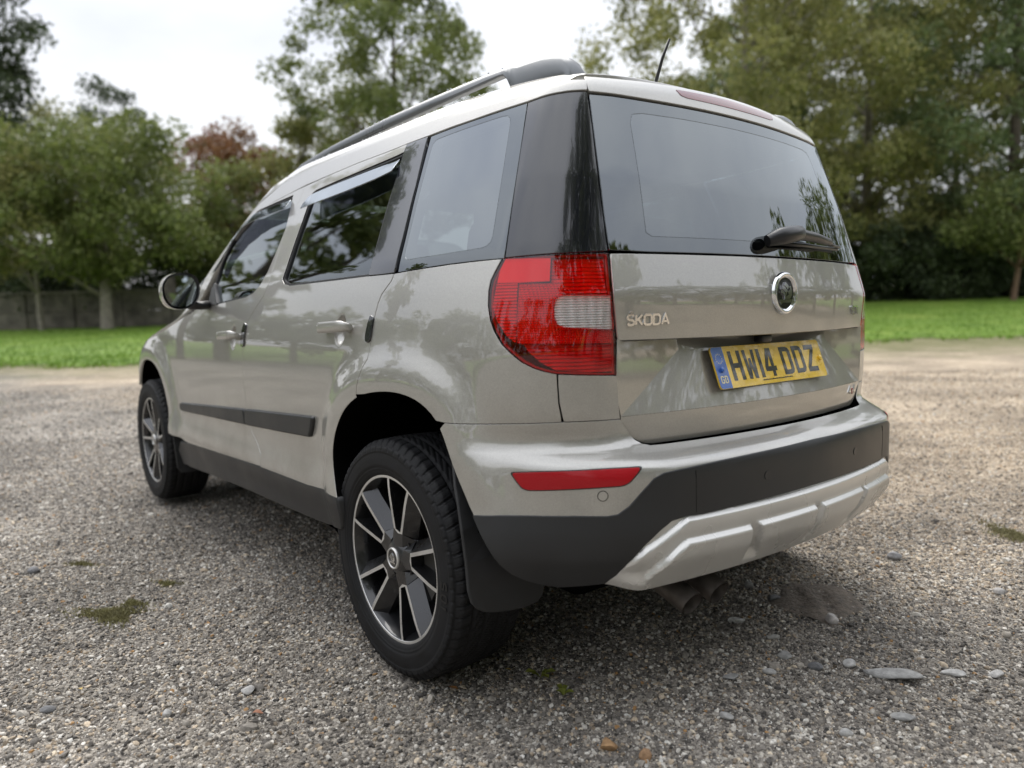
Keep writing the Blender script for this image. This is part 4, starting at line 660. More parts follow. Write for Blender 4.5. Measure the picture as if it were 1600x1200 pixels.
def panel(name, poly, m, parent, gap=.0040, off=0., depth=.03, h=.022, holes=(), bev=.0014, darkrim=True, surf=None, step=.014, dense=(), mirror=False):
    surf = surf or body_surface
    loops = [prep(poly, gap, step)] + [prep(q, -gap if gap else 0, step) for q in holes]
    bnd = loops[0]; lo, hi = bnd.min(0), bnd.max(0)
    gx, gy = np.meshgrid(np.arange(lo[0], hi[0], h), np.arange(lo[1], hi[1], h)); g = np.stack([gx.ravel(), gy.ravel()], 1)
    def ok(g, dist):
        k = in_poly(bnd, g)
        for q in loops[1:]: k &= ~in_poly(q, g)
        g = g[k]
        for q in loops: g = g[seg_dist(q, g) > dist]
        return g
    g = ok(g, h*.45)
    for (c0, c1, z0, z1, hh) in dense:       # finer patches: u0, u1, z0, z1, spacing
        g = g[~((g[:, 0] > c0) & (g[:, 0] < c1) & (g[:, 1] > z0) & (g[:, 1] < z1))]
        dx, dy = np.meshgrid(np.arange(c0, c1+1e-6, hh), np.arange(z0, z1+1e-6, hh)); g = np.concatenate([g, ok(np.stack([dx.ravel(), dy.ravel()], 1), hh*.5)])
    pts = np.concatenate(loops+[g]); edges = []; o = 0
    for q in loops:
        n = len(q); edges += [(o+i, o+(i+1) % n) for i in range(n)]; o += n
    vs, es, fs, ov, oe, of = delaunay_2d_cdt([Vector(p) for p in pts], edges, [], 0, 1e-6)
    V2 = np.array([tuple(v) for v in vs]); fs = np.array([q for q in fs if len(q) == 3])
    cen = V2[fs].mean(1); k = in_poly(bnd, cen)
    for q in loops[1:]: k &= ~in_poly(q, cen)
    fs = fs[k]; p3, nn = surf(V2[:, 0], V2[:, 1]); p3 = p3+nn*off
    fn = np.cross(p3[fs[:, 1]]-p3[fs[:, 0]], p3[fs[:, 2]]-p3[fs[:, 0]]); fl = (fn*nn[fs[:, 0]]).sum(1) < 0; fs[fl] = fs[fl][:, ::-1]
    V = list(p3); NN = list(nn); FF = [tuple(q) for q in fs]; dark = [0]*len(FF)
    # rim: a small rolled edge, then the return flange
    idx = {}
    for i, l in enumerate(ov):
        for j in l: idx[j] = i
    o = 0
    for li, q in enumerate(loops):
        n = len(q); ids = [idx.get(o+i, None) for i in range(n)]; o += n
        ids = [i for i in ids if i is not None]; n = len(ids)
        if n < 3: continue
        pr = p3[ids]; nr = nn[ids]; tg = np.roll(pr, -1, 0)-np.roll(pr, 1, 0); out = np.cross(tg, nr); out /= np.linalg.norm(out, axis=1)[:, None]+1e-12
        # which way is out of the material: away from the 2-D inside
        t2 = np.roll(V2[ids], -1, 0)-np.roll(V2[ids], 1, 0); nl = np.stack([-t2[:, 1], t2[:, 0]], 1); nl /= np.linalg.norm(nl, axis=1)[:, None]+1e-12
        inside = in_poly(bnd, V2[ids]+nl*2e-3)
        for h2 in loops[1:]: inside &= ~in_poly(h2, V2[ids]+nl*2e-3)
        po = surf(*(V2[ids]+np.where(inside, -1, 1)[:, None]*nl*2e-3).T)[0]+nr*off-pr
        out *= np.sign((out*po).sum(1))[:, None]
        b0 = len(V)
        for i in range(n):
            V.append(pr[i]-nr[i]*bev+out[i]*bev*.8); NN.append((nr[i]*.35+out[i])/np.linalg.norm(nr[i]*.35+out[i]))
        for i in range(n):
            V.append(pr[i]-nr[i]*depth+out[i]*bev*.8); NN.append(out[i])
        flip = ((np.cross(pr[1]-pr[0], (pr[0]-nr[0]*bev)-pr[0])*out[0]).sum() < 0)
        for i in range(n):
            j = (i+1) % n; a, b = ids[i], ids[j]; c, d = b0+i, b0+j; e, f = b0+n+i, b0+n+j
            for kq, q in enumerate(((a, b, d, c), (c, d, f, e))): FF.append(q[::-1] if flip else q); dark.append(kq)
    o = mk(name, V, FF, [m, MATT] if (m is PAINT and darkrim) else m, parent, True, NN, dark if (m is PAINT and darkrim) else None)
    if mirror: mirror_obj(o, parent)
    return o
def mirror_obj(o, parent=None):
    me = o.data; n = len(me.vertices); co = np.empty(n*3); me.vertices.foreach_get('co', co); co = co.reshape(-1, 3)*np.array([1, -1, 1])
    FF = [tuple(q.vertices)[::-1] for q in me.polygons]
    nrm = np.zeros((n, 3)); cn = np.empty(len(me.loops)*3); me.corner_normals.foreach_get('vector', cn); li = np.empty(len(me.loops), int); me.loops.foreach_get('vertex_index', li)
    nrm[li] = cn.reshape(-1, 3)*np.array([1, -1, 1]); mi = [q.material_index for q in me.polygons]
    return mk(o.name.split('.')[0], co, FF, list(me.materials), parent if parent is not None else o.parent, True, nrm, mi)
UCEN = -.8*math.pi/2
def sym(left):
    """left half from rim to centre (u, z) -> both halves"""
    left = [tuple(p) for p in left]; return left + [(2*UCEN-u, z) for u, z in left[::-1]]
def u_of(x, y): return -.8*math.atan2(XO-x, y)
def at(u, z, off=0.):
    p, n = body_surface(np.array([u]), np.array([z])); return Vector(p[0]+n[0]*off), Vector(n[0])
def u_for_y(y, z):
    lo, hi = UCEN*2, 0.
    for _ in range(40):
        m = (lo+hi)/2
        if P(np.array([m]), np.array([z]))[0, 1] > y: hi = m
        else: lo = m
    return (lo+hi)/2

CAR = empty('parked_car', (0, 0, 0)); tag(CAR, 'beige four-wheel-drive family car parked on the gravel, seen from its left rear corner', 'car')
# dents for door handles, raised tabs of the skid plate
hr_c, hf_c = (.024, .946), (.955, .915)
def dent_at(u, z, c, ru=.036, rz=.050, dp=.022):
    q = np.sqrt(((u-c[0])/ru)**2+((z-c[1])/rz)**2); return -dp*(1-ss(.45, 1.02, q))
door_surf = displaced(lambda u, z: dent_at(u, z, hr_c)+dent_at(u, z, hf_c))
panel('rear_door', DATA['rear_door'], PAINT, CAR, surf=door_surf, dense=[(hr_c[0]-.05, hr_c[0]+.05, hr_c[1]-.06, hr_c[1]+.06, .005)], mirror=True)
panel('front_door', DATA['front_door'], PAINT, CAR, surf=door_surf, dense=[(hf_c[0]-.05, hf_c[0]+.05, hf_c[1]-.06, hf_c[1]+.06, .006)], mirror=True)
panel('quarter_panel', DATA['quarter_panel'], PAINT, CAR, mirror=True, h=.018)
panel('corner_panel', DATA['corner_panel'], PAINT, CAR, mirror=True)
# front wing: from the door to the bonnet line round the front wheel
def xu(x): return x-XO if x <= XO2 else None
def inv_side(x, z):
    if x <= XO2: return (x-XO, z)
    y = float(ys(np.array(x), np.array(z))); return (UM+.8*math.atan2(x-XO2, y), z)
arch_f = [inv_side(x, z) for x, z in OPEN_F]
fr = [tuple(p) for p in DATA['front_fender_rear']]
wing = fr + [(1.60, 1.015), (1.75, .985), (1.95, .945), (2.15, .905), (2.35, .865), (2.45, .83), (2.50, .76), (2.52, .70)] + [(2.50, .62)] + [p for p in arch_f[::-1] if p[1] > .60 and p[0] > 2.0] + [p for p in arch_f[::-1] if p[0] <= 2.0 and p[1] > .42]
panel('front_wing', wing, PAINT, CAR, darkrim=False, mirror=True, h=.03)
# glass and pillars
panel('pillar_trim', DATA['pillar_trim'], BLACKGLOSS, CAR, off=.001, mirror=True)
qw = np.array(DATA['quarter_window'])
def inset_poly(poly, d): return prep(poly, d, .03)
qin = round_poly([(-.256, 1.130), (-.254, 1.30), (-.250, 1.466), (-.40, 1.472), (-.556, 1.477), (-.545, 1.30), (-.534, 1.140), (-.40, 1.134)], .025)
panel('window_border', DATA['quarter_window'], FRIT, CAR, off=-.002, holes=[qin], gap=.003, mirror=True)
panel('quarter_window', qin, PRIVACY, CAR, off=-.0025, gap=0, depth=.003, bev=.0005, mirror=True)
panel('rear_pillar_cover', DATA['d_pillar'], BLACKGLOSS, CAR, off=-.001, mirror=True, h=.018)
for nm, key in (('rear', 'rear_door_open'), ('front', 'front_door_open')):
    op = np.array(DATA[key]); inner = prep(op, .013, .02)
    panel('window_seal', op, RUBBER, CAR, off=-.004, gap=.001, holes=[inner], depth=.012, mirror=True, step=.02)
    panel('door_window', inner, DOORGLASS, CAR, off=-.011, gap=-.004, depth=.003, bev=.0005, mirror=True)
# wind deflectors along the tops of the door windows
dr = [(.532, 1.372), (.52, 1.352), (.45, 1.356), (.33, 1.362), (.18, 1.370), (.03, 1.382), (-.068, 1.396), (-.066, 1.438), (.13, 1.432), (.35, 1.423), (.51, 1.412), (.534, 1.402)]
df = [(.725, 1.42), (.712, 1.378), (.85, 1.375), (1.0, 1.368), (1.10, 1.355), (1.19, 1.315), (1.275, 1.25), (1.32, 1.18), (1.334, 1.195), (1.31, 1.28), (1.265, 1.355), (1.14, 1.408), (.92, 1.418)]
defl = displaced(lambda u, z: np.clip(.004+.34*(np.where(u > .6, 1.43-.9*np.clip(u-1.08, 0, 1)**1.5*1.9, 1.432)-z), .003, .032))
for q in (dr, df): panel('wind_deflector', q, SMOKE, CAR, surf=defl, off=.001, gap=0, depth=.003, bev=.001, h=.03, mirror=True)
# roof edge above the doors
lowr = [tuple(p) for p in DATA['roof_low']]
def top_of(u, z):
    if u > .95: return (u+.085, z+.012)
    p = P(np.array([u]), np.array([z]))[0]; zz = min(float(zroof(p[0], p[1]))-.022, z+.068); return (u, zz)
upr = [top_of(u, z) for u, z in lowr]
panel('roof_edge', lowr+upr[::-1], PAINT, CAR, darkrim=False, gap=.002, h=.015, step=.012, bev=.0015, mirror=True)
# roof skin as a height field between the two roof edges
def roof_surface(x, y):
    x = np.asarray(x, float); y = np.asarray(y, float); lo = np.full_like(x, 1.2); hi = np.full_like(x, 1.75)
    for _ in range(36):
        m = (lo+hi)/2; s = F(x, y, m) > 0; hi = np.where(s, m, hi); lo = np.where(s, lo, m)
    p = np.stack([x, y, (lo+hi)/2], -1); return p, gradF(p)
up3 = P(np.array([u for u, z in upr[:16]]), np.array([z for u, z in upr[:16]]))
lr = [(p[0], p[1]) for p in up3]
xr0 = lr[0][0]+.02
roofpoly = [(xr0, y) for y in np.linspace(-lr[0][1]+.02, lr[0][1]-.02, 9)] + lr[1:] + [(x, -y) for x, y in lr[1:][::-1]]
panel('roof', roofpoly, PAINT, CAR, darkrim=False, surf=roof_surface, gap=0, h=.04, step=.03)
# tailgate
wl = [tuple(p) for p in DATA['left_tg']]
zwt = 1.4995
wtopL = [wl[0], (-.80, 1.503), (-.90, 1.503), (-1.02, 1.5035), (-1.14, 1.504), (UCEN, 1.504)]
wbot = [(UCEN, 1.1195), (-1.1, 1.1195), (-.95, 1.1193), (-.85, 1.119), wl[-1]]
half = wtopL + wbot[:0:-1][::-1] if False else None
left_edge = wl[::-1]                      # bottom to top
win_half = [(UCEN, 1.1195), (-1.1, 1.1195), (-.95, 1.1193), (-.85, 1.119)] + left_edge + wtopL[1:-1] + [(UCEN, 1.504)]
def full(half_from_center_bottom_to_center_top):
    h = half_from_center_bottom_to_center_top; return h + [(2*UCEN-u, z) for u, z in h[-2:0:-1]]
rin_h = [(UCEN, 1.158), (-1.0, 1.158), (-.862, 1.157)] + [(-.848, 1.166), (-.846, 1.30), (-.842, 1.44), (-.850, 1.462), (-.88, 1.468)] + [(-1.0, 1.47), (UCEN, 1.471)]
panel('rear_window_border', full(win_half), FRIT, CAR, off=-.002, holes=[full(rin_h)], gap=.003, h=.03)
panel('rear_window', full(rin_h), REARGLASS, CAR, off=-.0024, gap=0, depth=.003, bev=.0005, h=.03)
ul = [tuple(p) for p in DATA['tg_up']]
up_half = [(UCEN, .9125), (-1.0, .913), (-.86, .914)] + ul[::-1] + [(-.80, 1.1135), (-.9, 1.114), (-1.05, 1.1145), (UCEN, 1.115)]
panel('tailgate', full(up_half), PAINT, CAR, depth=.05, h=.025, bev=.004, gap=.004)
# spoiler lip over the rear window, with the high brake lamp
def ztop(u): 
    p = P(np.array([u]), np.array([1.515]))[0]; return float(zroof(p[0], p[1]))-.012
spl = [(UCEN, 1.510), (-1.14, 1.510), (-1.02, 1.5095), (-.90, 1.509), (-.80, 1.509), (-.7405, 1.5065)]
spu = [(u, ztop(u)) for u in (-.733, -.80, -.90, -1.02, -1.14, UCEN)]
panel('tailgate_spoiler', full(spl+spu), PAINT, CAR, darkrim=False, gap=.003, h=.012, step=.012)
bl = u_for_y(.225, 1.545); zb0, zb1 = 1.533, 1.553
BRK = pbr('brake_lens', (.20, .045, .05), .16, coat=1., coat_rough=.02)
brk = round_poly([(bl, zb1), (bl-.012, zb0+.004), (bl-.035, zb0), (UCEN, zb0), (2*UCEN-bl+.035, zb0), (2*UCEN-bl+.012, zb0+.004), (2*UCEN-bl, zb1), (UCEN, zb1+.006)], .006)
panel('brake_lamp', brk, BRK, CAR, off=.0012, gap=0, h=.01, depth=.004, bev=.0012)
panel('brake_lamp_gap', prep(brk, -.0022, .02), MATT, CAR, off=.0003, gap=0, h=.01, depth=.004, bev=.0005)
# recessed lower tailgate: flat facets round the number plate, then the lower fold
def xs(y, z=0): return -.64+.2*y*y
FC, BR = .565, .353
ysq = np.linspace(-FC, FC, 41); V = []; Fq = []
def add_strip(lo, hi):
    b = len(V); n = len(lo)
    V.extend(lo); V.extend(hi)
    for i in range(n-1): Fq.append((b+i, b+i+1, b+n+i+1, b+n+i))
def fold(y): return (xs(y), y, .741-.002*abs(y))
def rec_top(y): return (-.5845+.012*(y/BR)**2, y, .884)
yb = np.linspace(BR, -BR, 31)
add_strip([fold(y*FC/BR) for y in yb], [rec_top(y) for y in yb])                         # plate face, leaning back
add_strip([rec_top(y) for y in yb], [(-.566, y, .918) for y in yb])                      # wall under the brow
for sg in (1, -1):
    b = len(V); V.extend([fold(sg*FC), rec_top(sg*BR), (-.566, sg*BR, .918), (-.5745, sg*.574, .918), (-.573, sg*.577, .80)])
    Fq.append((b, b+1, b+2, b+3, b+4) if sg < 0 else (b+4, b+3, b+2, b+1, b))
yf = np.linspace(FC, -FC, 61)
def bot(y): 
    k = max(0, abs(y)-.47)/(FC-.47); return .668+.055*k**2.2
zlev = np.linspace(0, 1, 7)
b = len(V)
for t in zlev:
    for y in yf: z = (fold(y)[2]-.0005)*(1-t)+bot(y)*t; V.append((xs(y)+.004*t*t, y, z))
n = len(yf)
for i in range(6):
    for j in range(n-1): Fq.append((b+i*n+j, b+(i+1)*n+j, b+(i+1)*n+j+1, b+i*n+j+1))
b = len(V)      # rolled bottom flange
for y in yf: V.append((xs(y)+.03, y, bot(y)-.004))
for j in range(n-1): Fq.append((b-n+j, b+j, b+j+1, b-n+j+1))
lt = mk('tailgate_lower', V, Fq, PAINT, CAR, True, angle=12)
bm = bmesh.new(); bm.from_mesh(lt.data); bmesh.ops.recalc_face_normals(bm, faces=bm.faces)
if sum(f.normal.x*f.calc_area() for f in bm.faces) > 0: bmesh.ops.reverse_faces(bm, faces=bm.faces)
bm.to_mesh(lt.data); bm.free(); lt.data.set_sharp_from_angle(angle=R(12))
# under-brow return
V = []; Fq = []
for y in np.linspace(-.572, .572, 41): V += [(-.6385+.2*y*y, y, .9125), (-.560, y, .9165)]
for i in range(40): Fq.append((2*i, 2*i+1, 2*i+3, 2*i+2))
mk('brow_underside', V, Fq, PAINT, CAR)
# dark camera / release button under the brow
Vp, Fp = box((-.594, .018, .9), (.03, .045, .022)); bevel(mk('tailgate_button', Vp, Fp, SATIN, CAR), .004)

# ---- bumper
tl_ = [tuple(p) for p in DATA['bump_top_left']]; te = [(-.86, .6702), (-.93, .6700), (-1.05, .6700), (-1.15, .67), (UCEN, .67)]
arch_r = [(u_of(x, z0) if False else None) for x, z0 in ()]
def inv_any(x, z):
    y = float(ys(np.array(x), np.array(z))); return (-.8*math.atan2(XO-x, y), z)
archside = [inv_any(x, z) for x, z in OPEN_R if x < -.245 and .525 < z < .718]
low = [tuple(p) for p in DATA['bump_low']]; lowh = low[:-1]+[(UCEN, .634)]
bh = lowh[::-1] + archside[::-1] + tl_ + te
panel('rear_bumper', full(bh), PAINT, CAR, h=.016, step=.012, gap=.0028, dense=[(-1.70, -.80, .625, .678, .006)])
skt = [tuple(p) for p in DATA['skid_top']]; skt[1] = (-.7102, .3605); skth = skt[:-1]+[(UCEN, .5197)]
bb = [tuple(p) for p in DATA['blk_bot']]
kh = skth[::-1] + bb[::-1][1:] + lowh
panel('lower_bumper', full(kh), PLASTIC, CAR, h=.02, off=.004, gap=.0012, bev=.006, step=.012)
# skid plate with its stepped edge and four raised pads
def skid_d(u, z):
    uu = np.where(u < UCEN, 2*UCEN-u, u)
    sl = np.interp(uu, [-.88, -.80, -.74], [.516, .455, .385])          # slanted upper-left edge
    top = np.minimum(.5175, sl+.0)
    rim = .015*ss(.000, .013, top-z)
    low_ = 1-ss(.373, .402, z)
    def pad(ua, ub, tz, skew):
        a = ss(0, .008, (ua-uu)+skew*(z-.45)) if skew == 0 else np.maximum(ss(0, .008, (ua-uu)+skew*(z-.45)), low_); b_ = np.maximum(ss(0, .008, (uu-ub)-.10*(z-.45)), low_); return a*b_*ss(0, .0105, tz-z)
    sl2 = np.interp(uu, [-.875, -.82, -.79], [.470, .42, .378])
    d = rim+.017*pad(-.795, -1.036, np.minimum(.470, sl2), 0.)
    d = np.maximum(d, rim+.017*pad(-1.052, -1.2495, .474, .30))
    return d*ss(.728, .80, -uu)-.002
skb = [(-.6562, .3545), (-.700, .357), (-.7388, .3586), (-.7922, .3615), (-.8753, .3625), (-.9743, .363), (-1.078, .3635), (-1.1573, .364), (UCEN, .3645)]
panel('skid_plate', full(skb[::-1]+skth[0:]), SILVER, CAR, h=.012, step=.008, surf=displaced(skid_d), dense=[(-1.78, -.75, .366, .515, .0036)], gap=.001)
# bumper bottom closing sheet
V = []; Fq = []
us = np.linspace(-.70, 2*UCEN+.70, 60); pz = [at(u, .36)[0] for u in us]
for p in pz: V += [p+Vector((.004, 0, .002)), Vector((max(p.x+.16, -.45), p.y*.92, .33))]
for i in range(len(pz)-1): Fq.append((2*i, 2*i+2, 2*i+3, 2*i+1))
mk('bumper_underside', V, Fq, MATT, CAR)
RFL = pbr('red_reflector', (.40, .004, .010), .35, spec=.2, coat=.4, coat_rough=.08, bump=(420., .5, .002))
panel('reflector_surround', round_poly(DATA['reflector'], .006), SATIN, CAR, off=.001, gap=-.001, depth=.006, bev=.001, mirror=True)
panel('reflector', round_poly(prep(DATA['reflector'], .0045, .5), .006), RFL, CAR, off=.0025, gap=0, depth=.006, bev=.0015, mirror=True)
def disc_on(name, u, z, r, m, off, dome=.0, n=24, parent=None, ring=None):
    p, nr = at(u, z, off); x = nr.cross(Vector((0, 0, 1))).normalized(); y = x.cross(nr).normalized(); V = []; Fq = []
    if ring is None:
        V = [p+nr*dome]; 
        for k in range(n): a = 2*math.pi*k/n; V.append(p+x*r*math.cos(a)+y*r*math.sin(a))
        for k in range(n): V.append(V[1+k]-nr*.004)
        Fq = [(0, 1+k, 1+(k+1) % n) for k in range(n)]+[(1+k, n+1+k, n+1+(k+1) % n, 1+(k+1) % n) for k in range(n)]
    else:
        for rr in (r-ring, r):
            for k in range(n): a = 2*math.pi*k/n; V.append(p+x*rr*math.cos(a)+y*rr*math.sin(a))
        Fq = [(k, (k+1) % n, n+(k+1) % n, n+k) for k in range(n)]
    return mk(name, V, Fq, m, parent or CAR, True, angle=30)
su, sz = DATA['sensors'][0]; 
for uu in (su, 2*UCEN-su):
    disc_on('parking_sensor', uu, sz, .0105, PAINT, .0012); disc_on('sensor_ring', uu, sz, .0122, MATT, .0006, ring=.0022)
su, sz = DATA['sensors'][1]
for uu in (su, 2*UCEN-su): disc_on('parking_sensor', uu, sz, .0105, SATIN, .0052)
# seam in the lower bumper
for us_ in (-.8995, 2*UCEN+.8995): panel('bumper_seam', [(us_-.0004, .521), (us_+.0004, .521), (us_+.0004, .617), (us_-.0004, .617)], MATT, CAR, off=.0046, gap=0, h=.02, depth=.002, bev=.0002)

# ---- tail lamps
HOUS = {
 'smooth': pbr('lamp_smooth', (.86, .66, .66), .35),
 'ribs': None, 'fine': None, 'bowl': None,
}
def ribbed(name, col, period, depth, axis='Z', metal=0., rough=.3, second=None):
    m, t, o = mat(name); p = t.nodes.new('ShaderNodeBsdfPrincipled'); t.links.new(p.outputs[0], o.inputs[0])
    p.inputs['Base Color'].default_value = (*col, 1); p.inputs['Roughness'].default_value = rough; p.inputs['Metallic'].default_value = metal
    g = t.nodes.new('ShaderNodeNewGeometry'); w = N(t, 'ShaderNodeTexWave', wave_type='BANDS', bands_direction=axis, Scale=2*math.pi/20/period); t.links.new(g.outputs['Position'], w.inputs['Vector']); h = w.outputs['Fac']
    if second:
        w2 = N(t, 'ShaderNodeTexWave', wave_type='BANDS', bands_direction=second[0], Scale=2*math.pi/20/second[1]); t.links.new(g.outputs['Position'], w2.inputs['Vector']); h = mth(t, 'ADD', h, w2.outputs['Fac'])
    b = N(t, 'ShaderNodeBump', Strength=1., Distance=depth); t.links.new(h, b.inputs['Height']); t.links.new(b.outputs[0], p.inputs['Normal'])
    cc = mixc(t, h, tuple(c*.72 for c in col), col); t.links.new(cc, p.inputs['Base Color'])
    return m
HOUS['ribs'] = ribbed('lamp_ribs', (.97, .85, .85), .0072, .006)
HOUS['fine'] = ribbed('lamp_fine', (.95, .82, .82), .0055, .003, 'Z', second=('Y', .0055))
HOUS['bowl'] = ribbed('lamp_bowl', (.95, .85, .85), .0085, .006, 'Z', .25, .25, second=('Y', .05))
HOUS['low'] = ribbed('lamp_low', (.80, .65, .65), .0085, .006, 'Z', .2, .3, second=('Y', .06))
HOUS['white'] = ribbed('lamp_white', (.93, .93, .91), .0058, .004, 'Z', .15, .3, second=('Y', .02))
LZ = {k: [tuple(q) for q in v] for k, v in DATA['zones'].items()}
for sgn in (1, -1):
    LR = panel('tail_lamp', DATA['tail_light'], REDLENS, CAR, holes=[DATA['clear_lens']], gap=.0035, depth=.012, bev=.003, h=.012, step=.009)
    kids = [panel('lens_rim', DATA['tail_light'], pbr('lamp_rim', (.40, .05, .05), .3), LR, off=-.010, gap=.001, depth=.02, holes=[prep(DATA['tail_light'], .006, .02)], step=.012, h=.012)]
    kids.append(panel('reversing_lens', DATA['clear_lens'], CLEARLENS, LR, gap=.0006, depth=.012, bev=.002, h=.008, step=.006))
    for nm, key, m, off in (('smooth_reflector', 'smooth', HOUS['smooth'], -.006), ('ribbed_reflector', 'ribs', HOUS['ribs'], -.007), ('centre_reflector', 'fine', HOUS['fine'], -.011), ('upper_bowl', 'bowl', HOUS['bowl'], -.016), ('lower_bowl', 'low', HOUS['low'], -.016), ('reversing_reflector', 'white', HOUS['white'], -.006)):
        kids.append(panel(nm, LZ[key], m, LR, off=off, gap=0, depth=.004, bev=.0005, h=.012, step=.009))
    kids.append(panel('lamp_back', prep(DATA['tail_light'], .003, .02), pbr('lamp_back', (.06, .02, .02), .6), LR, off=-.034, gap=0, depth=.004, bev=.0005))
    if sgn < 0:
        nr = mirror_obj(LR); 
        for k in kids: mirror_obj(k, nr)
        for k in kids+[LR]: bpy.data.objects.remove(k)

# ---- sills, mouldings, handles, edge guards
sl = [tuple(p) for p in DATA['sill']]; sb = [tuple(p) for p in DATA['sill_bot']]
sillpoly = [(1.80, .36)] + sl + [(.005, .40), (.015, .355)] + sb[::-1][1:] + [(1.78, .29)]
panel('sill', sillpoly, PLASTIC, CAR, off=.003, bev=.008, depth=.08, mirror=True)
V = []; Fq = []
for u in np.linspace(.0, 1.8, 30): p = at(u, .33)[0]; V += [(p.x, p.y-.004, .325), (p.x, p.y-.30, .26)]
for i in range(29): Fq.append((2*i, 2*i+1, 2*i+3, 2*i+2))
mirror_obj(mk('sill_underside', V, Fq, MATT, CAR))
for key in ('mould_r', 'mould_f'):
    panel('side_moulding', round_poly(DATA[key], .008), PLASTIC, CAR, off=.014, gap=.0015, bev=.008, depth=.018, h=.02, mirror=True)
def handle(c, front):
    u0, z0 = c; L_ = .175; stn = []; k = 13
    V = []; Fq = []; nn = 10
    for i in range(k):
        t = i/(k-1); u = u0+.095-L_*t if True else 0; lift = .040*min(1, 6*t+.35, 6*(1-t)+.35)
        p, nr = at(u, z0+.006*t, 0); zx = Vector((0, 0, 1)); hh = .0165*min(1, (8*t+.55), (8*(1-t)+.55)); th = .008
        for q in range(nn):
            a = 2*math.pi*q/nn; cz, sn_ = math.cos(a), math.sin(a)
            cz = math.copysign(abs(cz)**.7, cz); sn_ = math.copysign(abs(sn_)**.7, sn_)
            V.append(p+nr*(lift+th*sn_-.004)+zx*(hh*cz))
    for i in range(k-1):
        for q in range(nn): Fq.append((i*nn+q, i*nn+(q+1) % nn, (i+1)*nn+(q+1) % nn, (i+1)*nn+q))
    Fq += [tuple(range(nn)), tuple((k-1)*nn+q for q in range(nn))[::-1]]
    o = mk('door_handle', V, Fq, PAINT, CAR, True, angle=50)
    bmh = bmesh.new(); bmh.from_mesh(o.data); bmesh.ops.recalc_face_normals(bmh, faces=bmh.faces); bmh.to_mesh(o.data); bmh.free(); o.data.set_sharp_from_angle(angle=R(50))
    mirror_obj(o)
    for uu in (u0+.078, u0-.062):       # feet
        p, nr = at(uu, z0+.003, .012); Vp, Fp = tube([p-nr*.02, p+nr*.018], [.012, .009], 10, flat=1.); mirror_obj(mk('handle_foot', Vp, Fp, PAINT, o if False else CAR, True, angle=50))
handle(hr_c, False); handle(hf_c, True)
for key in ('guard_r', 'guard_f'):
    panel('edge_guard', round_poly(DATA[key], .006), BLACKGLOSS, CAR, off=.006, gap=0, bev=.003, depth=.008, h=.01, step=.008, mirror=True)

# ---- wheel houses, floor, closing panels
def liner(xc, poly, sgn):
    V = []; Fq = []; pts = [(xc+(x-xc)*1.0, z) for x, z in poly]
    for x, z in pts:
        V += [(x, sgn*(float(ys(np.array(x), np.array(z)))-.012), z), (xc+(x-xc)*1.05, sgn*.50, .33+(z-.33)*1.03)]
    n = len(pts)
    for i in range(n-1): Fq.append((2*i, 2*i+1, 2*i+3, 2*i+2))
    Fq.append(tuple(2*i+1 for i in range(n)))
    return mk('wheel_housing', V, Fq, MATT, CAR, True, angle=40)
for sg in (1, -1): liner(0, [p for p in OPEN_R if not (p[0] < 0 and p[1] < .46)], sg); liner(2.578, OPEN_F, sg)
Vp, Fp = box((1.35, 0, .31), (3.1, 1.0, .08)); mk('floor_pan', Vp, Fp, MATT, CAR, False)
Vp, Fp = box((1.28, 0, .36), (1.62, 1.62, .06)); mk('cabin_floor', Vp, Fp, MATT, CAR, False)
Vp, Fp = box((-.28, 0, .62), (.55, .96, .36)); mk('boot_floor', Vp, Fp, MATT, CAR, False)
# bonnet, front bumper, windscreen (mostly out of sight)
usF = np.linspace(2.52, UM+.8*math.pi/2, 9)
bfr = [(2.50, .62), (2.52, .70), (2.50, .76), (2.45, .83)]
UFC = UM+.8*math.pi/2
def fullf(h): return h + [(2*UFC-u, z) for u, z in h[-2:0:-1]]
panel('front_bumper', fullf([(UFC, .32), (2.75, .32), (2.60, .32), (2.50, .34), (2.46, .45), (2.47, .55), (2.50, .615), (2.515, .70), (2.52, .745), (2.75, .75), (UFC, .75)]), PAINT, CAR, h=.04, step=.03)
GR = pbr('grille', (.02, .02, .022), .35)
panel('front_grille', fullf([(UFC, .60), (2.98, .60), (2.95, .72), (UFC, .72)]), GR, CAR, off=.006, h=.04, step=.03)
panel('headlamp', [(2.53, .755), (2.52, .80), (2.56, .845), (2.78, .85), (2.92, .83), (2.92, .755)], pbr('headlamp_glass', (.45, .47, .5), .05, .6, coat=1.), CAR, h=.03, mirror=True)
def bonnet_surface(x, y):
    return roof_surface2(x, y)
def roof_surface2(x, y):
    x = np.asarray(x, float); y = np.asarray(y, float); lo = np.full_like(x, .6); hi = np.full_like(x, 1.75)
    for _ in range(36):
        m = (lo+hi)/2; s = F(x, y, m) > 0; hi = np.where(s, m, hi); lo = np.where(s, lo, m)
    p = np.stack([x, y, (lo+hi)/2], -1); return p, gradF(p)
bl_ = [P(np.array([u]), np.array([z]))[0] for u, z in [(1.60, 1.015), (1.75, .985), (1.95, .945), (2.15, .905), (2.35, .865), (2.45, .83)]]
bonp = [(p[0], p[1]-.004) for p in bl_]; fx = [P(np.array([u]), np.array([.86]))[0] for u in np.linspace(2.6, UFC, 7)]
bonp += [(p[0]-.02, p[1]) for p in fx]; bonp = bonp + [(x, -y) for x, y in bonp[-2::-1]]
panel('bonnet', bonp, PAINT, CAR, darkrim=False, surf=roof_surface2, gap=0, h=.05, step=.04)
wsl = [(u+.09, z) for u, z in upr[15:19]]
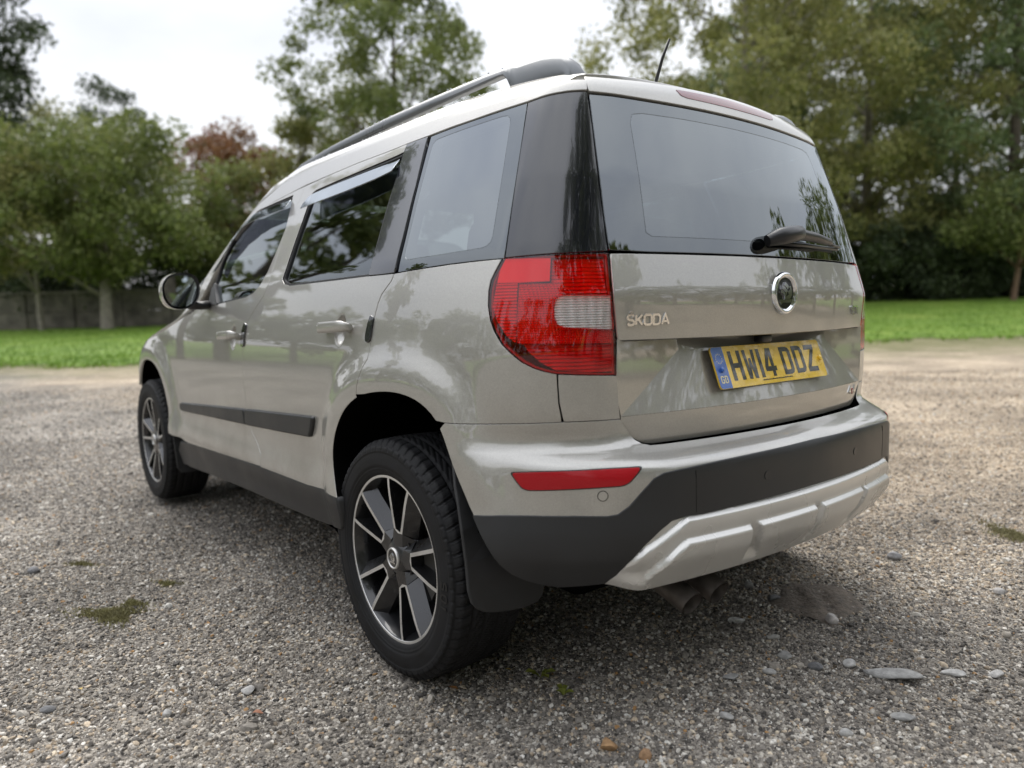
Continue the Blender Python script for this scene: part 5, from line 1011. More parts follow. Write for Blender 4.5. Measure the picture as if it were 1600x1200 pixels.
ws_h = [(UFC, 1.05), (2.6, 1.05), (2.2, 1.04), (1.90, 1.04), (1.70, 1.06)] + [(1.60, 1.15), (1.50, 1.26), (1.40, 1.36), (1.32, 1.42)] + [(1.45, 1.46), (1.7, 1.50), (2.2, 1.52), (UFC, 1.525)]
panel('windscreen', fullf(ws_h), DOORGLASS, CAR, off=-.003, gap=0, depth=.004, h=.05, step=.04)

# ---- mud flaps
def flap(pts, sg):
    V = []; n = len(pts)
    for dx in (0, .010):
        for (x, y, z) in pts: V.append((x+dx, y*sg, z))
    Fq = [tuple(range(n)), tuple(range(2*n-1, n-1, -1))]+[(i, n+i, n+(i+1) % n, (i+1) % n) for i in range(n)]
    o = fixm(mk('mud_flap', V, Fq, RUBBER, CAR, False)); bevel(o, .004, 3, 30); return o
def fixm(o):
    b = bmesh.new(); b.from_mesh(o.data); bmesh.ops.recalc_face_normals(b, faces=b.faces); bmesh.ops.triangulate(b, faces=[f for f in b.faces if len(f.verts) > 4]); b.to_mesh(o.data); b.free(); return o
fl = [(-.268, .822, .640), (-.275, .829, .618), (-.30, .843, .575), (-.32, .850, .541), (-.345, .858, .479), (-.36, .859, .406), (-.370, .861, .340), (-.374, .855, .312), (-.376, .842, .296), (-.377, .822, .283), (-.378, .799, .275), (-.378, .75, .266), (-.378, .701, .261), (-.378, .66, .264), (-.378, .64, .278), (-.376, .632, .30), (-.36, .632, .42), (-.33, .70, .50), (-.29, .79, .60)]
ff = [(2.13, .870, .50), (2.10, .866, .36), (2.095, .860, .26), (2.095, .84, .235), (2.095, .70, .235), (2.095, .68, .26), (2.11, .68, .45), (2.13, .80, .50)]
for s_ in (1, -1): flap(fl, s_); flap(ff, s_)
# ---- exhaust
for y0 in (.375, .265):
    V, Fq, _ = join([tube([(-.36, y0, .320), (-.50, y0, .305), (-.600, y0, .272), (-.632, y0, .258)], [.033, .035, .037, .037], 20, cap=False, flat=.85), tube([(-.632, y0, .258), (-.50, y0, .305), (-.40, y0, .31)], [.033, .031, .030], 20, cap=False, flat=.85)])
    mk('exhaust_pipe', V, Fq, pbr('exhaust_steel', (.15, .13, .115), .5, .6, noise=(20., .3)), CAR, True)
Vp, Fp = box((-.28, .1, .31), (.26, .9, .14)); bevel(mk('silencer', Vp, Fp, MATT, CAR), .05, 4)

# ---- wheels: tyre with real tread, five pairs of spokes with machined edges
WR = .2285
def tyre_mesh():
    NT, prof = 864, []
    yo = np.concatenate([np.linspace(-.104, .104, 66)])
    th = np.linspace(0, 2*np.pi, NT, endpoint=False)
    TH, Y = np.meshgrid(th, yo, indexing='ij')
    crown = .3285 - .0045*(Y/.10)**2 - .016*np.clip((np.abs(Y)-.088)/.016, 0, 1)**1.6
    g = np.zeros_like(Y)
    for c in (-.058, -.021, .021, .058): g = np.maximum(g, np.exp(-((Y-c)/.0042)**4))
    pitch = 2*np.pi/62
    a = np.abs(Y)
    ph = (TH+np.where(Y > 0, .9, -.9)*(a-.06)*1.1+np.where(a < .058, Y*5.5, 0)+np.where(Y < 0, pitch*.5, 0)) % pitch/pitch
    lat = np.exp(-((ph-.5)/.085)**4)
    mid = (a < .058)
    g = np.maximum(g, np.where(a > .060, lat, np.where(a > .023, lat*.8, lat*.5)))
    ph2 = (ph*2) % 1; sipe = np.exp(-((ph2-.5)/.05)**4)*.45
    g = np.maximum(g, np.where(a > .060, sipe, sipe*.8))
    rad = crown - .0075*g*np.clip((.1035-a)/.006, 0, 1)
    side = [(.1075, .3085), (.1100, .302), (.1112, .296), (.1118, .2935), (.1106, .2925), (.1112, .288), (.1122, .280), (.1126, .274), (.1126, .262), (.1122, .2535), (.1108, .2525), (.1112, .248), (.1108, .2445), (.1096, .2435), (.1090, .240), (.1060, .233), (.1015, .2285), (.094, .227)]
    rows = []
    lugs = lambda r_, sg_: np.where(r_ > .296, .0022*np.clip((r_-.294)/.012, 0, 1)*(1-2*np.exp(-((((th+(0 if sg_ > 0 else pitch*.5)) % pitch/pitch-.5)/.10)**4))), 0)
    for y, r_ in side[::-1]: rows.append((-y-lugs(r_, -1), np.full(NT, r_)))
    for j in range(len(yo)): rows.append((np.full(NT, yo[j]), rad[:, j]))
    for y, r_ in side: rows.append((y+lugs(r_, 1), np.full(NT, r_)))
    # shoulder lugs run a little way down the sidewall
    V = np.stack([np.stack([r_*np.sin(th), y, r_*np.cos(th)], 1) for y, r_ in rows], 0); k = len(rows)
    i = np.arange(k*NT).reshape(k, NT); j = np.roll(i, -1, 1)
    f = np.stack([i[:-1], i[1:], j[1:], j[:-1]], -1).reshape(-1, 4)
    return V.reshape(-1, 3), f
def rotz(V, a):      # rotate about the axle (y), a clockwise seen from outside
    c, s = math.cos(a), math.sin(a); return [(x*c+z*s, y, -x*s+z*c) for x, y, z in V]
YF = .100           # rim face ahead of the tyre centre plane
def lathe(prof, n=120):
    V = []; Fq = []
    for k in range(n):
        a = 2*math.pi*k/n
        for r, w in prof: V.append((r*math.sin(a), YF+w, r*math.cos(a)))
    m = len(prof)
    for k in range(n):
        for i in range(m-1): Fq.append((k*m+i, k*m+i+1, ((k+1) % n)*m+i+1, ((k+1) % n)*m+i))
    return V, Fq
def spoke_sector():
    """one narrow slot with the spoke on either side, slot pointing up; x sideways, w = depth"""
    parts = []
    ri, ro = .082, .2235; hi_, ho = .0125, ro*math.sin(R(12.0)); st = .0102
    zi, zo = math.sqrt(ri*ri-hi_*hi_), math.sqrt(ro*ro-ho*ho)
    def w_at(r): return -.013+.013*min(1, max(0, (r-.07)/.12))
    def pt(x, z, w): return (x, YF+w, z)
    n = 7
    for sg in (1, -1):
        A = []; 
        for i in range(n):
            t = i/(n-1); x = hi_+(ho-hi_)*t; z = zi+(zo-zi)*t; r = math.hypot(x, z); w = w_at(r)
            wd = .024+.009*t; drop = .036-.006*t
            A.append([(x, z, w-.045), (x, z, w), (x+st, z-.0012, w), (x+st+.0035, z-.0015, w-.004), (x+st+wd, z-.006-.010*(1-t), w-drop), (x+st+wd-.002, z-.006-.010*(1-t), w-drop-.02)])
        V = [pt(sg*x, z, w) for row in A for x, z, w in row]; m = 6
        for c in range(m-1):
            Fq = [(i*m+c, i*m+c+1, (i+1)*m+c+1, (i+1)*m+c) for i in range(n-1)]
            if sg < 0: Fq = [q[::-1] for q in Fq]
            parts.append((V, Fq, 1 if c == 1 else 0))
    # bottom of the slot: machined bridge and the wall below it
    w = w_at(ri); zi2 = zi-.0075
    V = [pt(-hi_, zi, w), pt(hi_, zi, w), pt(hi_+st, zi-.0012, w), pt(0, zi2-.0005, w-.0005), pt(-hi_-st, zi-.0012, w)]
    parts.append((V, [(0, 1, 2, 3, 4)], 1))
    V = [pt(-hi_, zi, w), pt(hi_, zi, w), pt(hi_, zi, w-.045), pt(-hi_, zi, w-.045)]; parts.append((V, [(0, 1, 2, 3)], 0))
    # root from bridge down to the hub
    V = [pt(-hi_-st, zi-.0012, w), pt(0, zi2-.0005, w-.0005), pt(hi_+st, zi-.0012, w), pt(.026, .044, -.014), pt(0, .034, -.0065), pt(-.026, .044, -.014), pt(hi_+st+.028, zi-.018, w-.034), pt(-hi_-st-.028, zi-.018, w-.034)]
    parts.append((V, [(0, 1, 4, 5), (1, 2, 3, 4), (2, 6, 3), (0, 5, 7)], 0))
    return join(parts)
def wheel_mesh(phase):
    parts = [(*lathe([(.2300, 0), (.2290, .0012), (.2225, .0012), (.2212, 0)]), 1), (*lathe([(.2212, 0), (.2190, -.006), (.2120, -.018), (.2065, -.05), (.2040, -.17)]), 0), (*lathe([(.2300, 0), (.2318, -.004), (.2300, -.010)]), 0)]
    sv, sf, smi = spoke_sector()
    for k in range(5):
        v = rotz(sv, phase+k*2*math.pi/5)
        for mi in (0, 1): parts.append((v, [q for q, m_ in zip(sf, smi) if m_ == mi], mi))
    parts.append((*lathe([(.0, -.006), (.031, -.006), (.040, -.009), (.052, -.018), (.066, -.034), (.080, -.048), (.082, -.07)], 60), 0))
    # wheel bolts in their pockets, between the slots
    for k in range(5):
        a = phase+(k+.5)*2*math.pi/5; c = (.056*math.sin(a), YF-.020, .056*math.cos(a))
        v, f = tube([(c[0], c[1]-.03, c[2]), (c[0], c[1]-.004, c[2])], [.0135, .0125], 10); parts.append((v, f, 0))
    return join(parts)
tv, tf = tyre_mesh()
TYM = None
def centre_cap(parent, y):
    V, Fq = lathe([(.0, -.0010), (.018, -.0015), (.0245, -.002)], 40); mk('cap_disc', V, Fq, BLACKGLOSS, parent, True)
    V, Fq = lathe([(.0245, -.002), (.0255, .0005), (.0285, .0), (.0295, -.004), (.0295, -.02)], 40); mk('cap_ring', V, Fq, MACHINED, parent, True)
def emblem_shapes():
    """winged arrow: three feather arcs over a barbed arrow, in a unit circle; list of polygons"""
    P_ = []
    def arc(c, r0, r1, a0, a1, n=8):
        o = [(c[0]+r1*math.cos(R(a0+(a1-a0)*i/n)), c[1]+r1*math.sin(R(a0+(a1-a0)*i/n))) for i in range(n+1)]
        i_ = [(c[0]+r0*math.cos(R(a0+(a1-a0)*i/n)), c[1]+r0*math.sin(R(a0+(a1-a0)*i/n))) for i in range(n+1)]
        return o+i_[::-1]
    c = (-.62, -.45)
    P_.append(arc(c, .50, .66, 3, 88)); P_.append(arc(c, .72, .96, 22, 78)); P_.append(arc(c, 1.02, 1.26, 34, 66))
    P_.append([(.02, -.36), (.10, .06), (.30, .42), (.52, .46), (.66, .18), (.66, -.10), (.44, -.36)])
    P_.append([(-.78, -.40), (.74, -.40), (.70, -.60), (-.40, -.60), (-.56, -.72), (-.68, -.60)])
    return P_
def poly_prism(poly, fn, h):
    """flat polygon (s, t) lifted by fn(s, t, h) into a thin raised shape"""
    n = len(poly); V = [fn(s, t, h) for s, t in poly]+[fn(s, t, 0) for s, t in poly]
    return V, [tuple(range(n))]+[(i, n+i, n+(i+1) % n, (i+1) % n) for i in range(n)]
def fixn(o, ang=30):
    b = bmesh.new(); b.from_mesh(o.data); bmesh.ops.recalc_face_normals(b, faces=b.faces); b.to_mesh(o.data); b.free(); o.data.set_sharp_from_angle(angle=R(ang)); return o
def build_wheel(x, side, z, phase, first=None):
    V, Fq, mi = wheel_mesh(phase)
    o = mk('wheel', V, Fq, [WHEELDARK, MACHINED], CAR, True, midx=mi, angle=35); b = bmesh.new(); b.from_mesh(o.data); bmesh.ops.remove_doubles(b, verts=b.verts, dist=1e-5); bmesh.ops.recalc_face_normals(b, faces=b.faces); b.to_mesh(o.data); b.free(); o.data.set_sharp_from_angle(angle=R(28))
    o.location = (x, .753*side, z)
    if side < 0: o.rotation_euler = (0, 0, math.pi)
    t = mk_big('tyre', tv, tf, TYRE, o, True) if first is None else link('tyre', first, o)
    centre_cap(o, 0)
    for pl in emblem_shapes():
        v, f = poly_prism([(s*.021, t_*.021) for s, t_ in pl], lambda s, t_, h: (-s, YF-.0010+h, t_), .0012); fixn(mk('cap_emblem', v, f, CHROME, o, False))
    v, f = lathe([(.07, -.075), (.138, -.075), (.138, -.097), (.07, -.097)], 64); mk('brake_disc', v, f, DISC, o, True, angle=30)
    v = []; f = []
    for k in range(9):
        a = R(-140+k*10) if side > 0 else R(60+k*10)
        for r, w in ((.085, -.05), (.150, -.05), (.150, -.12), (.085, -.12)): v.append((r*math.sin(a), YF+w, r*math.cos(a)))
    for k in range(8):
        for q in range(4): f.append((k*4+q, k*4+(q+1) % 4, k*4+4+(q+1) % 4, k*4+4+q))
    f += [(0, 1, 2, 3), (32, 33, 34, 35)]; fixn(mk('brake_caliper', v, f, pbr('caliper', (.10, .095, .09), .6, .5), o, False))
    v, f = lathe([(.0, -.10), (.20, -.165)], 40); mk('wheel_back', v, f, MATT, o, True)
    return o, t
w0, t0 = build_wheel(0, 1, .3265, R(-12.2))
w1, _ = build_wheel(2.578, 1, .345, R(8), t0.data)
w2, _ = build_wheel(0, -1, .3265, R(20), t0.data)
w3, _ = build_wheel(2.578, -1, .345, R(-25), t0.data)
# raised lettering on the sidewall (the legible end of it)
LET = {}
def strokes_to_polys(lines, w):
    """poly-lines -> mitred ribbons"""
    out = []
    for ln in lines:
        closed = ln[0] == ln[-1] and len(ln) > 2; p = np.array(ln[:-1] if closed else ln, float); n = len(p); Lf, Rt = [], []
        for i in range(n):
            a = p[i-1] if (i > 0 or closed) else None; b = p[(i+1) % n] if (i < n-1 or closed) else None
            ds = []
            if a is not None: d = p[i]-a; ds.append(d/np.linalg.norm(d))
            if b is not None: d = b-p[i]; ds.append(d/np.linalg.norm(d))
            nn = [np.array([-d[1], d[0]]) for d in ds]; m = sum(nn); m = m/max(m@m, .35)*len(nn) if len(nn) == 2 else nn[0]
            if len(nn) == 2: m = (nn[0]+nn[1])/max(1+nn[0]@nn[1], .45)
            Lf.append(p[i]+m*w/2); Rt.append(p[i]-m*w/2)
        k = n if closed else n-1
        for i in range(k): j = (i+1) % n; out.append([tuple(Lf[i]), tuple(Lf[j]), tuple(Rt[j]), tuple(Rt[i])])
    return out
GL = {  # simple stroke letters in a 0..1 box (width, strokes)
 'S': (.62, [[(.60, .82), (.50, 1), (.12, 1), (.0, .86), (.0, .66), (.12, .54), (.50, .46), (.62, .34), (.62, .14), (.50, 0), (.12, 0), (.02, .18)]]),
 'K': (.62, [[(0, 0), (0, 1)], [(.08, .45), (.58, 1)], [(.20, .58), (.62, 0)]]),
 'O': (.72, [[(.14, 0), (.58, 0), (.72, .16), (.72, .84), (.58, 1), (.14, 1), (0, .84), (0, .16), (.14, 0)]]),
 'D': (.66, [[(0, 0), (.48, 0), (.66, .2), (.66, .8), (.48, 1), (0, 1), (0, 0)]]),
 'A': (.72, [[(0, 0), (.36, 1), (.72, 0)], [(.19, .30), (.53, .30)]]),
 'Y': (.66, [[(0, 1), (.33, .48), (.66, 1)], [(.33, .42), (.33, 0)]]),
 'E': (.54, [[(.54, 1), (0, 1), (0, 0), (.54, 0)], [(.09, .5), (.46, .5)]]),
 'T': (.62, [[(0, 1), (.62, 1)], [(.31, .91), (.31, 0)]]),
 'I': (.0, [[(0, 0), (0, 1)]]),
 '4': (.60, [[(.46, 0), (.46, 1), (0, .34), (.38, .34)], [(.53, .34), (.62, .34)]]),
 'X': (.60, [[(0, 0), (.60, .62)], [(0, .62), (.25, .36)], [(.35, .26), (.60, 0)]]),
 'G': (.60, [[(.60, .80), (.48, 1), (.12, 1), (0, .86), (0, .14), (.12, 0), (.48, 0), (.60, .14), (.60, .48), (.34, .48)]]),
 'B': (.56, [[(0, 0), (.42, 0), (.56, .12), (.56, .40), (.44, .52), (.56, .64), (.56, .88), (.42, 1), (0, 1), (0, 0)]]),
 '0': (.60, [[(.14, 0), (.46, 0), (.60, .16), (.60, .84), (.46, 1), (.14, 1), (0, .84), (0, .16), (.14, 0)]]),
 '1': (.2, [[(.1, 0), (.1, 1), (-.06, .84)]]),
}
def word(txt, h, w, fn, lift, m, name, parent, gap=.30, per_letter=True, sx=1.):
    x = 0; objs = []
    for ch in txt:
        wd, st = GL[ch]; parts = []
        for pl in strokes_to_polys([[(a*h*sx, b*h) for a, b in s] for s in st], w): parts.append(poly_prism([(x+s, t) for s, t in pl], fn, lift))
        V, Fq, _ = join(parts); o = fixn(mk(name, V, Fq, m, parent, False)); objs.append(o); x += (wd+gap)*h*sx
    return objs, x
def side_fn(a0):
    def f(s, t, h):
        r = .262+t; a = a0+s/.27; return (r*math.sin(a), .1126-.0004+h, r*math.cos(a))
    return f
word('S01', .022, .0042, side_fn(R(-83)), .0016, RUBBER, 'sidewall_letter', w0, .5, sx=-1.25) if False else word('S01', .022, .0045, lambda s, t, h: side_fn(R(-88))(-s, t, h), .0016, pbr('letter_rubber', (.008, .008, .008), .5), 'sidewall_letter', w0, .55, sx=1.2)

# ---- wing mirrors
def wing_mirror(sg):
    c = Vector((1.52, .948*sg, 1.104)); n = 32; V = []; Fq = []
    prof = [(.002, .84, .86), (-.016, .95, .955), (-.02, 1., 1.), (.005, 1.02, 1.02), (.04, 1.0, 1.0), (.075, .86, .86), (.10, .6, .6), (.112, .2, .2)]
    def ring(kx, kz):
        o = []
        for k in range(n):
            a = 2*math.pi*k/n; ca, sa = math.cos(a), math.sin(a); y = math.copysign(abs(ca)**.8, ca)*.074*kx; z = math.copysign(abs(sa)**.8, sa)*.074*kz
            if z < 0: y *= 1-.10*abs(sa)
            o.append((y*sg+.02*sg*(z/.1 if False else 0), z+ (.010 if ca*1 < 0 else -.004)*abs(ca)))
        return o
    for dx, kx, kz in prof:
        for (y, z) in ring(kx, kz): V.append(c+Vector((dx, y, z)))
    for i in range(len(prof)-1):
        for k in range(n): Fq.append((i*n+k, i*n+(k+1) % n, (i+1)*n+(k+1) % n, (i+1)*n+k))
    Fq.append(tuple((len(prof)-1)*n+k for k in range(n)))
    o = fixn(mk('wing_mirror', V, Fq, [PAINT, SATIN], CAR, True, midx=[1]*(2*n)+[0]*(n*5)+[0], angle=50), 50)
    V = [c+Vector((-.012+.16*z, y, z)) for y, z in ring(.86, .88)]; mk('mirror_glass', V, [tuple(range(n)) if sg < 0 else tuple(range(n))[::-1]], MIRROR, o, False)
    V, Fq, _ = join([tube([(1.545, .905*sg, 1.05), (1.56, .86*sg, 1.045), (1.57, .80*sg, 1.05)], [.034, .03, .034], 12, flat=.6)]); mk('mirror_stalk', V, Fq, SATIN, o, True)
    return o
for sg in (1, -1): wing_mirror(sg)
mtri = [(1.318, 1.045), (1.20, 1.046), (1.255, 1.095), (1.30, 1.14), (1.322, 1.12)]
panel('mirror_base', mtri, SATIN, CAR, off=.004, gap=0, h=.02, mirror=True)

# ---- roof rails: long bar, solid rear foot
def rail(sg):
    xs_ = [-.381, -.374, -.36, -.34, -.31, -.27, -.22, -.17, -.14, -.125, -.11, -.09, -.03, .1, .25, .4, .564, .76, .965, 1.12, 1.271, 1.38, 1.44, 1.50, 1.565]
    top = np.interp(xs_, [-.381, -.377, -.373, -.36, -.337, -.29, -.25, -.189, -.02, .243, .564, .965, 1.271, 1.448, 1.562], [1.556, 1.570, 1.582, 1.600, 1.619, 1.633, 1.639, 1.645, 1.656, 1.659, 1.658, 1.645, 1.626, 1.592, 1.560])
    botb = np.interp(xs_, [-.15, -.135, -.107, .174, .567, .969, 1.276, 1.438, 1.565], [1.555, 1.60, 1.629, 1.626, 1.619, 1.609, 1.586, 1.562, 1.548])
    V = []; Fq = []; nn = 12
    for x, t_, b_ in zip(xs_, top, botb):
        yc = .502-.02*max(0, x-.9)**2; 
        if x < -.145: b_ = 1.548
        hw = .0185 if x > -.12 else .0185+.010*min(1, (-.12-x)/.15)
        if x > 1.35: hw *= 1-.3*(x-1.35)/.2
        zc, hh = (t_+b_)/2, max((t_-b_)/2, .003)
        for q in range(nn):
            a = 2*math.pi*q/nn; ca, sa = math.cos(a), math.sin(a); y = math.copysign(abs(ca)**.55, ca)*hw; z = math.copysign(abs(sa)**.55, sa)*hh
            V.append((x, sg*(yc+y-.010*(z/hh+1)*.6), zc+z))
    for i in range(len(xs_)-1):
        for q in range(nn): Fq.append((i*nn+q, i*nn+(q+1) % nn, (i+1)*nn+(q+1) % nn, (i+1)*nn+q))
    Fq += [tuple(range(nn)), tuple((len(xs_)-1)*nn+q for q in range(nn))]
    o = fixn(mk('roof_rail', V, Fq, RAILM, CAR, True), 50)
for sg in (1, -1): rail(sg)
# water beads on the rail and roof edge left by the rain
V = []; Fq = []; rb = random.Random(4); bmz = bmesh.new(); bmesh.ops.create_icosphere(bmz, subdivisions=1, radius=1); iv = [v.co.copy() for v in bmz.verts]; jf = [tuple(v.index for v in f.verts) for f in bmz.faces]; bmz.free()
for i in range(150):
    x = rb.uniform(-.12, 1.2)
    if i % 3: p = Vector((x, .502+rb.uniform(-.016, .004), float(np.interp(x, [-.25, -.02, .243, .564, .965, 1.271], [1.6395, 1.6565, 1.6595, 1.6585, 1.6455, 1.6265]))))
    else: p = Vector(roof_surface(np.array([x]), np.array([.56]))[0][0])
    s_ = rb.uniform(.0015, .0032); o = len(V); V += [p+Vector((v.x*s_, v.y*s_, v.z*s_*.7)) for v in iv]; Fq += [tuple(q+o for q in f) for f in jf]
wd = mk('water_beads', V, Fq, pbr('water_bead', (.75, .78, .8), .03, .6), CAR, True); tag(wd, kind='stuff')

# ---- aerial
zb = float(roof_surface(np.array([-.22]), np.array([0.]))[0][0, 2])
V, Fq, _ = join([tube([(-.14, 0, zb-.01), (-.19, 0, zb+.03), (-.205, 0, zb+.05)], [.026, .016, .009], 12), tube([(-.200, 0, zb+.045), (-.235, 0, 1.738), (-.262, 0, 1.785)], [.0055, .0045, .0035], 8)])
mk('aerial', V, Fq, SATIN, CAR, True)

# ---- rear wiper
def on(u, z, off): return at(u, z, off)[0]
uw = -1.275
V, Fq, _ = join([tube([on(uw+.055, 1.155, .012), on(uw+.03, 1.160, .030), on(uw-.01, 1.166, .036), on(uw-.05, 1.172, .036), on(uw-.075, 1.172, .028)], [.018, .027, .028, .026, .020], 14, flat=.85)])
WP = mk('rear_wiper', V, Fq, SATIN, CAR, True, angle=60)
V, Fq, _ = join([tube([on(uw-.05, 1.172, .032), on(uw-.15, 1.169, .030), on(uw-.235, 1.163, .026), on(uw-.255, 1.161, .024)], [.022, .018, .0145, .010], 12, flat=.75)]); mk('wiper_arm', V, Fq, SATIN, WP, True, angle=60)
V, Fq, _ = join([tube([on(uw-.24, 1.160, .020), on(uw-.335, 1.156, .016)], [.0055, .0045], 8), tube([on(uw+.02, 1.152, .008), on(uw-.12, 1.153, .008), on(uw-.335, 1.152, .008)], [.006, .006, .005], 8)]); mk('wiper_blade', V, Fq, SATIN, WP, True)

# ---- number plate
PC = Vector((-.6106, 0, .8317)); TLT = .345
PU = Vector((math.sin(TLT), 0, math.cos(TLT))); PN = Vector((-math.cos(TLT), 0, math.sin(TLT))); PR = Vector((0, -1, 0))
def plate_fn(s, t, h): return PC+PR*(s-.26)+PU*(t-.0555)+PN*(.004+h)
def rrect(x0, y0, x1, y1, r, n=5, corners=(1, 1, 1, 1)):
    o = []
    for i, (cx, cy, a0) in enumerate(((x1-r, y1-r, 0), (x0+r, y1-r, 90), (x0+r, y0+r, 180), (x1-r, y0+r, 270))):
        if corners[i]:
            for k in range(n+1): a = R(a0+90*k/n); o.append((cx+r*math.cos(a), cy+r*math.sin(a)))
        else: o.append((x1 if i in (0, 3) else x0, y1 if i < 2 else y0))
    return o
YEL = pbr('plate_yellow', (.90, .60, .06), .28, coat=1., coat_rough=.02, noise=(30., .06)); BLU = pbr('plate_blue', (.035, .13, .47), .28, coat=1., coat_rough=.02); INK = pbr('plate_ink', (.016, .016, .018), .25, coat=1., coat_rough=.02); CREAM = pbr('plate_cream', (.78, .70, .42), .3)
plate_pts = rrect(0, 0, .52, .111, .010)
V, Fq = poly_prism(plate_pts, plate_fn, 0.); V = [plate_fn(s, t, 0) for s, t in plate_pts]+[plate_fn(s, t, -.0045) for s, t in plate_pts]
PLATE = fixn(mk('number_plate', V, Fq, YEL, CAR, False))
V, Fq = poly_prism(rrect(.0008, .0008, .049, .1102, .0095, corners=(0, 1, 1, 0)), plate_fn, .0006); fixn(mk('blue_band', V, Fq, BLU, PLATE, False))
S_ = 14.
def rect(x0, y0, x1, y1): return [(x0, y0), (x1, y0), (x1, y1), (x0, y1)]
def dring():
    o = [(0, 0), (33, 0), (44, 4), (50, 14), (50, 65), (44, 75), (33, 79), (0, 79)]; i = [(14, 13), (31, 13), (35, 15), (36, 19), (36, 60), (35, 64), (31, 66), (14, 66)]
    return [[o[k], o[(k+1) % 8], i[(k+1) % 8], i[k]] for k in range(8)]
PL = {'H': (50, [rect(0, 0, 14, 79), rect(36, 0, 50, 79), rect(14, 33, 36, 46)]),
      'W': (50, [[(0, 79), (12.5, 79), (16, 22), (20.5, 56), (29.5, 56), (34, 22), (37.5, 79), (50, 79), (44.5, 0), (31, 0), (25, 34), (19, 0), (5.5, 0)]]),
      '1': (14, [rect(0, 0, 14, 79)]),
      '4': (50, [rect(28, 0, 41, 79), rect(0, 15, 28, 28), rect(41, 15, 50, 28), [(0, 28), (14, 28), (28, 62), (28, 79), (20, 79)]]),
      'D': (50, dring()),
      'Z': (50, [[(0, 0), (50, 0), (50, 14), (17, 14), (50, 65), (50, 79), (2, 79), (2, 65), (33, 65), (0, 14)]])}
x = 66.; k_ = 1.035
for ch in 'HW14 DDZ':
    if ch == ' ': x += 22*k_; continue
    wd, pls = PL[ch]; parts = [poly_prism([((x+s*k_)/1000, (18+t)/1000) for s, t in pl], plate_fn, .0007) for pl in pls]
    V, Fq, _ = join(parts); fixn(mk('plate_character', V, Fq, INK, PLATE, False)); x += (wd+11)*k_
word('GB', .0165, .0034, lambda s, t, h: plate_fn(.0115+s, .016+t, .0006+h), .0004, CREAM, 'country_letter', PLATE, .34, sx=1.05)
# ring of stars
V = []; Fq = []
for k in range(12):
    a = 2*math.pi*k/12; c = (.0245+.0125*math.sin(a), .079+.0125*math.cos(a)); pts = [(c[0]+(.0021 if q % 2 == 0 else .0009)*math.sin(math.pi*q/5), c[1]+(.0021 if q % 2 == 0 else .0009)*math.cos(math.pi*q/5)) for q in range(10)]
    v, f = poly_prism(pts, plate_fn, .0009); o = len(V); V += v; Fq += [tuple(q+o for q in w) for w in f]
mk('star_ring', V, Fq, CREAM, PLATE, False)
# fixing bolts
for s, t, m in ((.0225, .050, BLU), (.500, .0555, YEL)):
    p = plate_fn(s, t, 0); V, Fq, _ = join([tube([p, p+PN*.006, p+PN*.008], [.0075, .007, .003], 14)]); fixn(mk('plate_bolt', V, Fq, m, PLATE, True), 40)
# maker's line along the bottom edge, too small to read: thin marks
V = []; Fq = []; rs = random.Random(8); s = .19
while s < .335:
    wv = rs.uniform(.0012, .0030); hh = rs.choice((.0028, .0028, .0038)); v, f = poly_prism(rect(s, .0095, s+wv, .0095+hh), plate_fn, .0004); o = len(V); V += v; Fq += [tuple(q+o for q in w) for w in f]; s += wv+rs.uniform(.0008, .0016)
mk('maker_line', V, Fq, INK, PLATE, False)

# ---- badges on the tailgate
def gate_fn(y0, z0):
    def f(s, t, h):
        y = y0-s; z = z0+t; return Vector((xr(np.array(y), np.array(z))-.0004-h, y, z))
    return f
y_s = at(-.7895, .96)[0].y
objs, wd = word('SKODA', .0225, .0052, gate_fn(y_s, .9495), .0032, CHROME, 'badge_letter', CAR, .20, sx=1.26)
hk = [[(.006, .0315), (.0095, .0275), (.013, .0315)]]
V, Fq, _ = join([poly_prism(pl, gate_fn(y_s, .9495), .0032) for pl in strokes_to_polys(hk, .0024)]); fixn(mk('badge_letter', V, Fq, CHROME, CAR, False))
y_y = at(DATA['yeti'][0][0], .97)[0].y
word('YETI', .0235, .0044, gate_fn(y_y+.03, .957), .0032, CHROME, 'badge_letter', CAR, .26, sx=1.1)
RED = pbr('badge_red', (.30, .02, .03), .2, .5, coat=1.)
def low_fn(y0, z0):
    def f(s, t, h): y = y0-s; return Vector((xs(y)+.0005-h-.0006, y, z0+t))
    return f
y4 = .455
for i, (ch, m) in enumerate((('4', CHROME), ('X', RED), ('4', CHROME))): word(ch, .0235, .0042, low_fn(-y4-.022*i, .706), .003, m, 'badge_letter', CAR, .2, sx=1.0)
# round emblem
EC = Vector((float(xr(np.array(0.), np.array(1.019)))-.0005, 0, 1.0195)); ER = .0565
def em_fn(s, t, h): return EC+Vector((-.0035-h, -s, t))
n = 56; prof = [(ER*1.02, -.001), (ER*1.0, .004), (ER*.93, .0085), (ER*.86, .009), (ER*.78, .0055), (ER*.74, .003)]
V = [EC+Vector((-w, -r*math.sin(2*math.pi*k/n), r*math.cos(2*math.pi*k/n))) for k in range(n) for r, w in prof]; m_ = len(prof)
Fq = [(k*m_+i, k*m_+i+1, ((k+1) % n)*m_+i+1, ((k+1) % n)*m_+i) for k in range(n) for i in range(m_-1)]
EM = fixn(mk('emblem', V, Fq, CHROME, CAR, True), 50)
V = [EC+Vector((-.003, -ER*.75*math.sin(2*math.pi*k/n), ER*.75*math.cos(2*math.pi*k/n))) for k in range(n)]; fixn(mk('emblem_disc', V, [tuple(range(n))], BLACKGLOSS, EM, False))
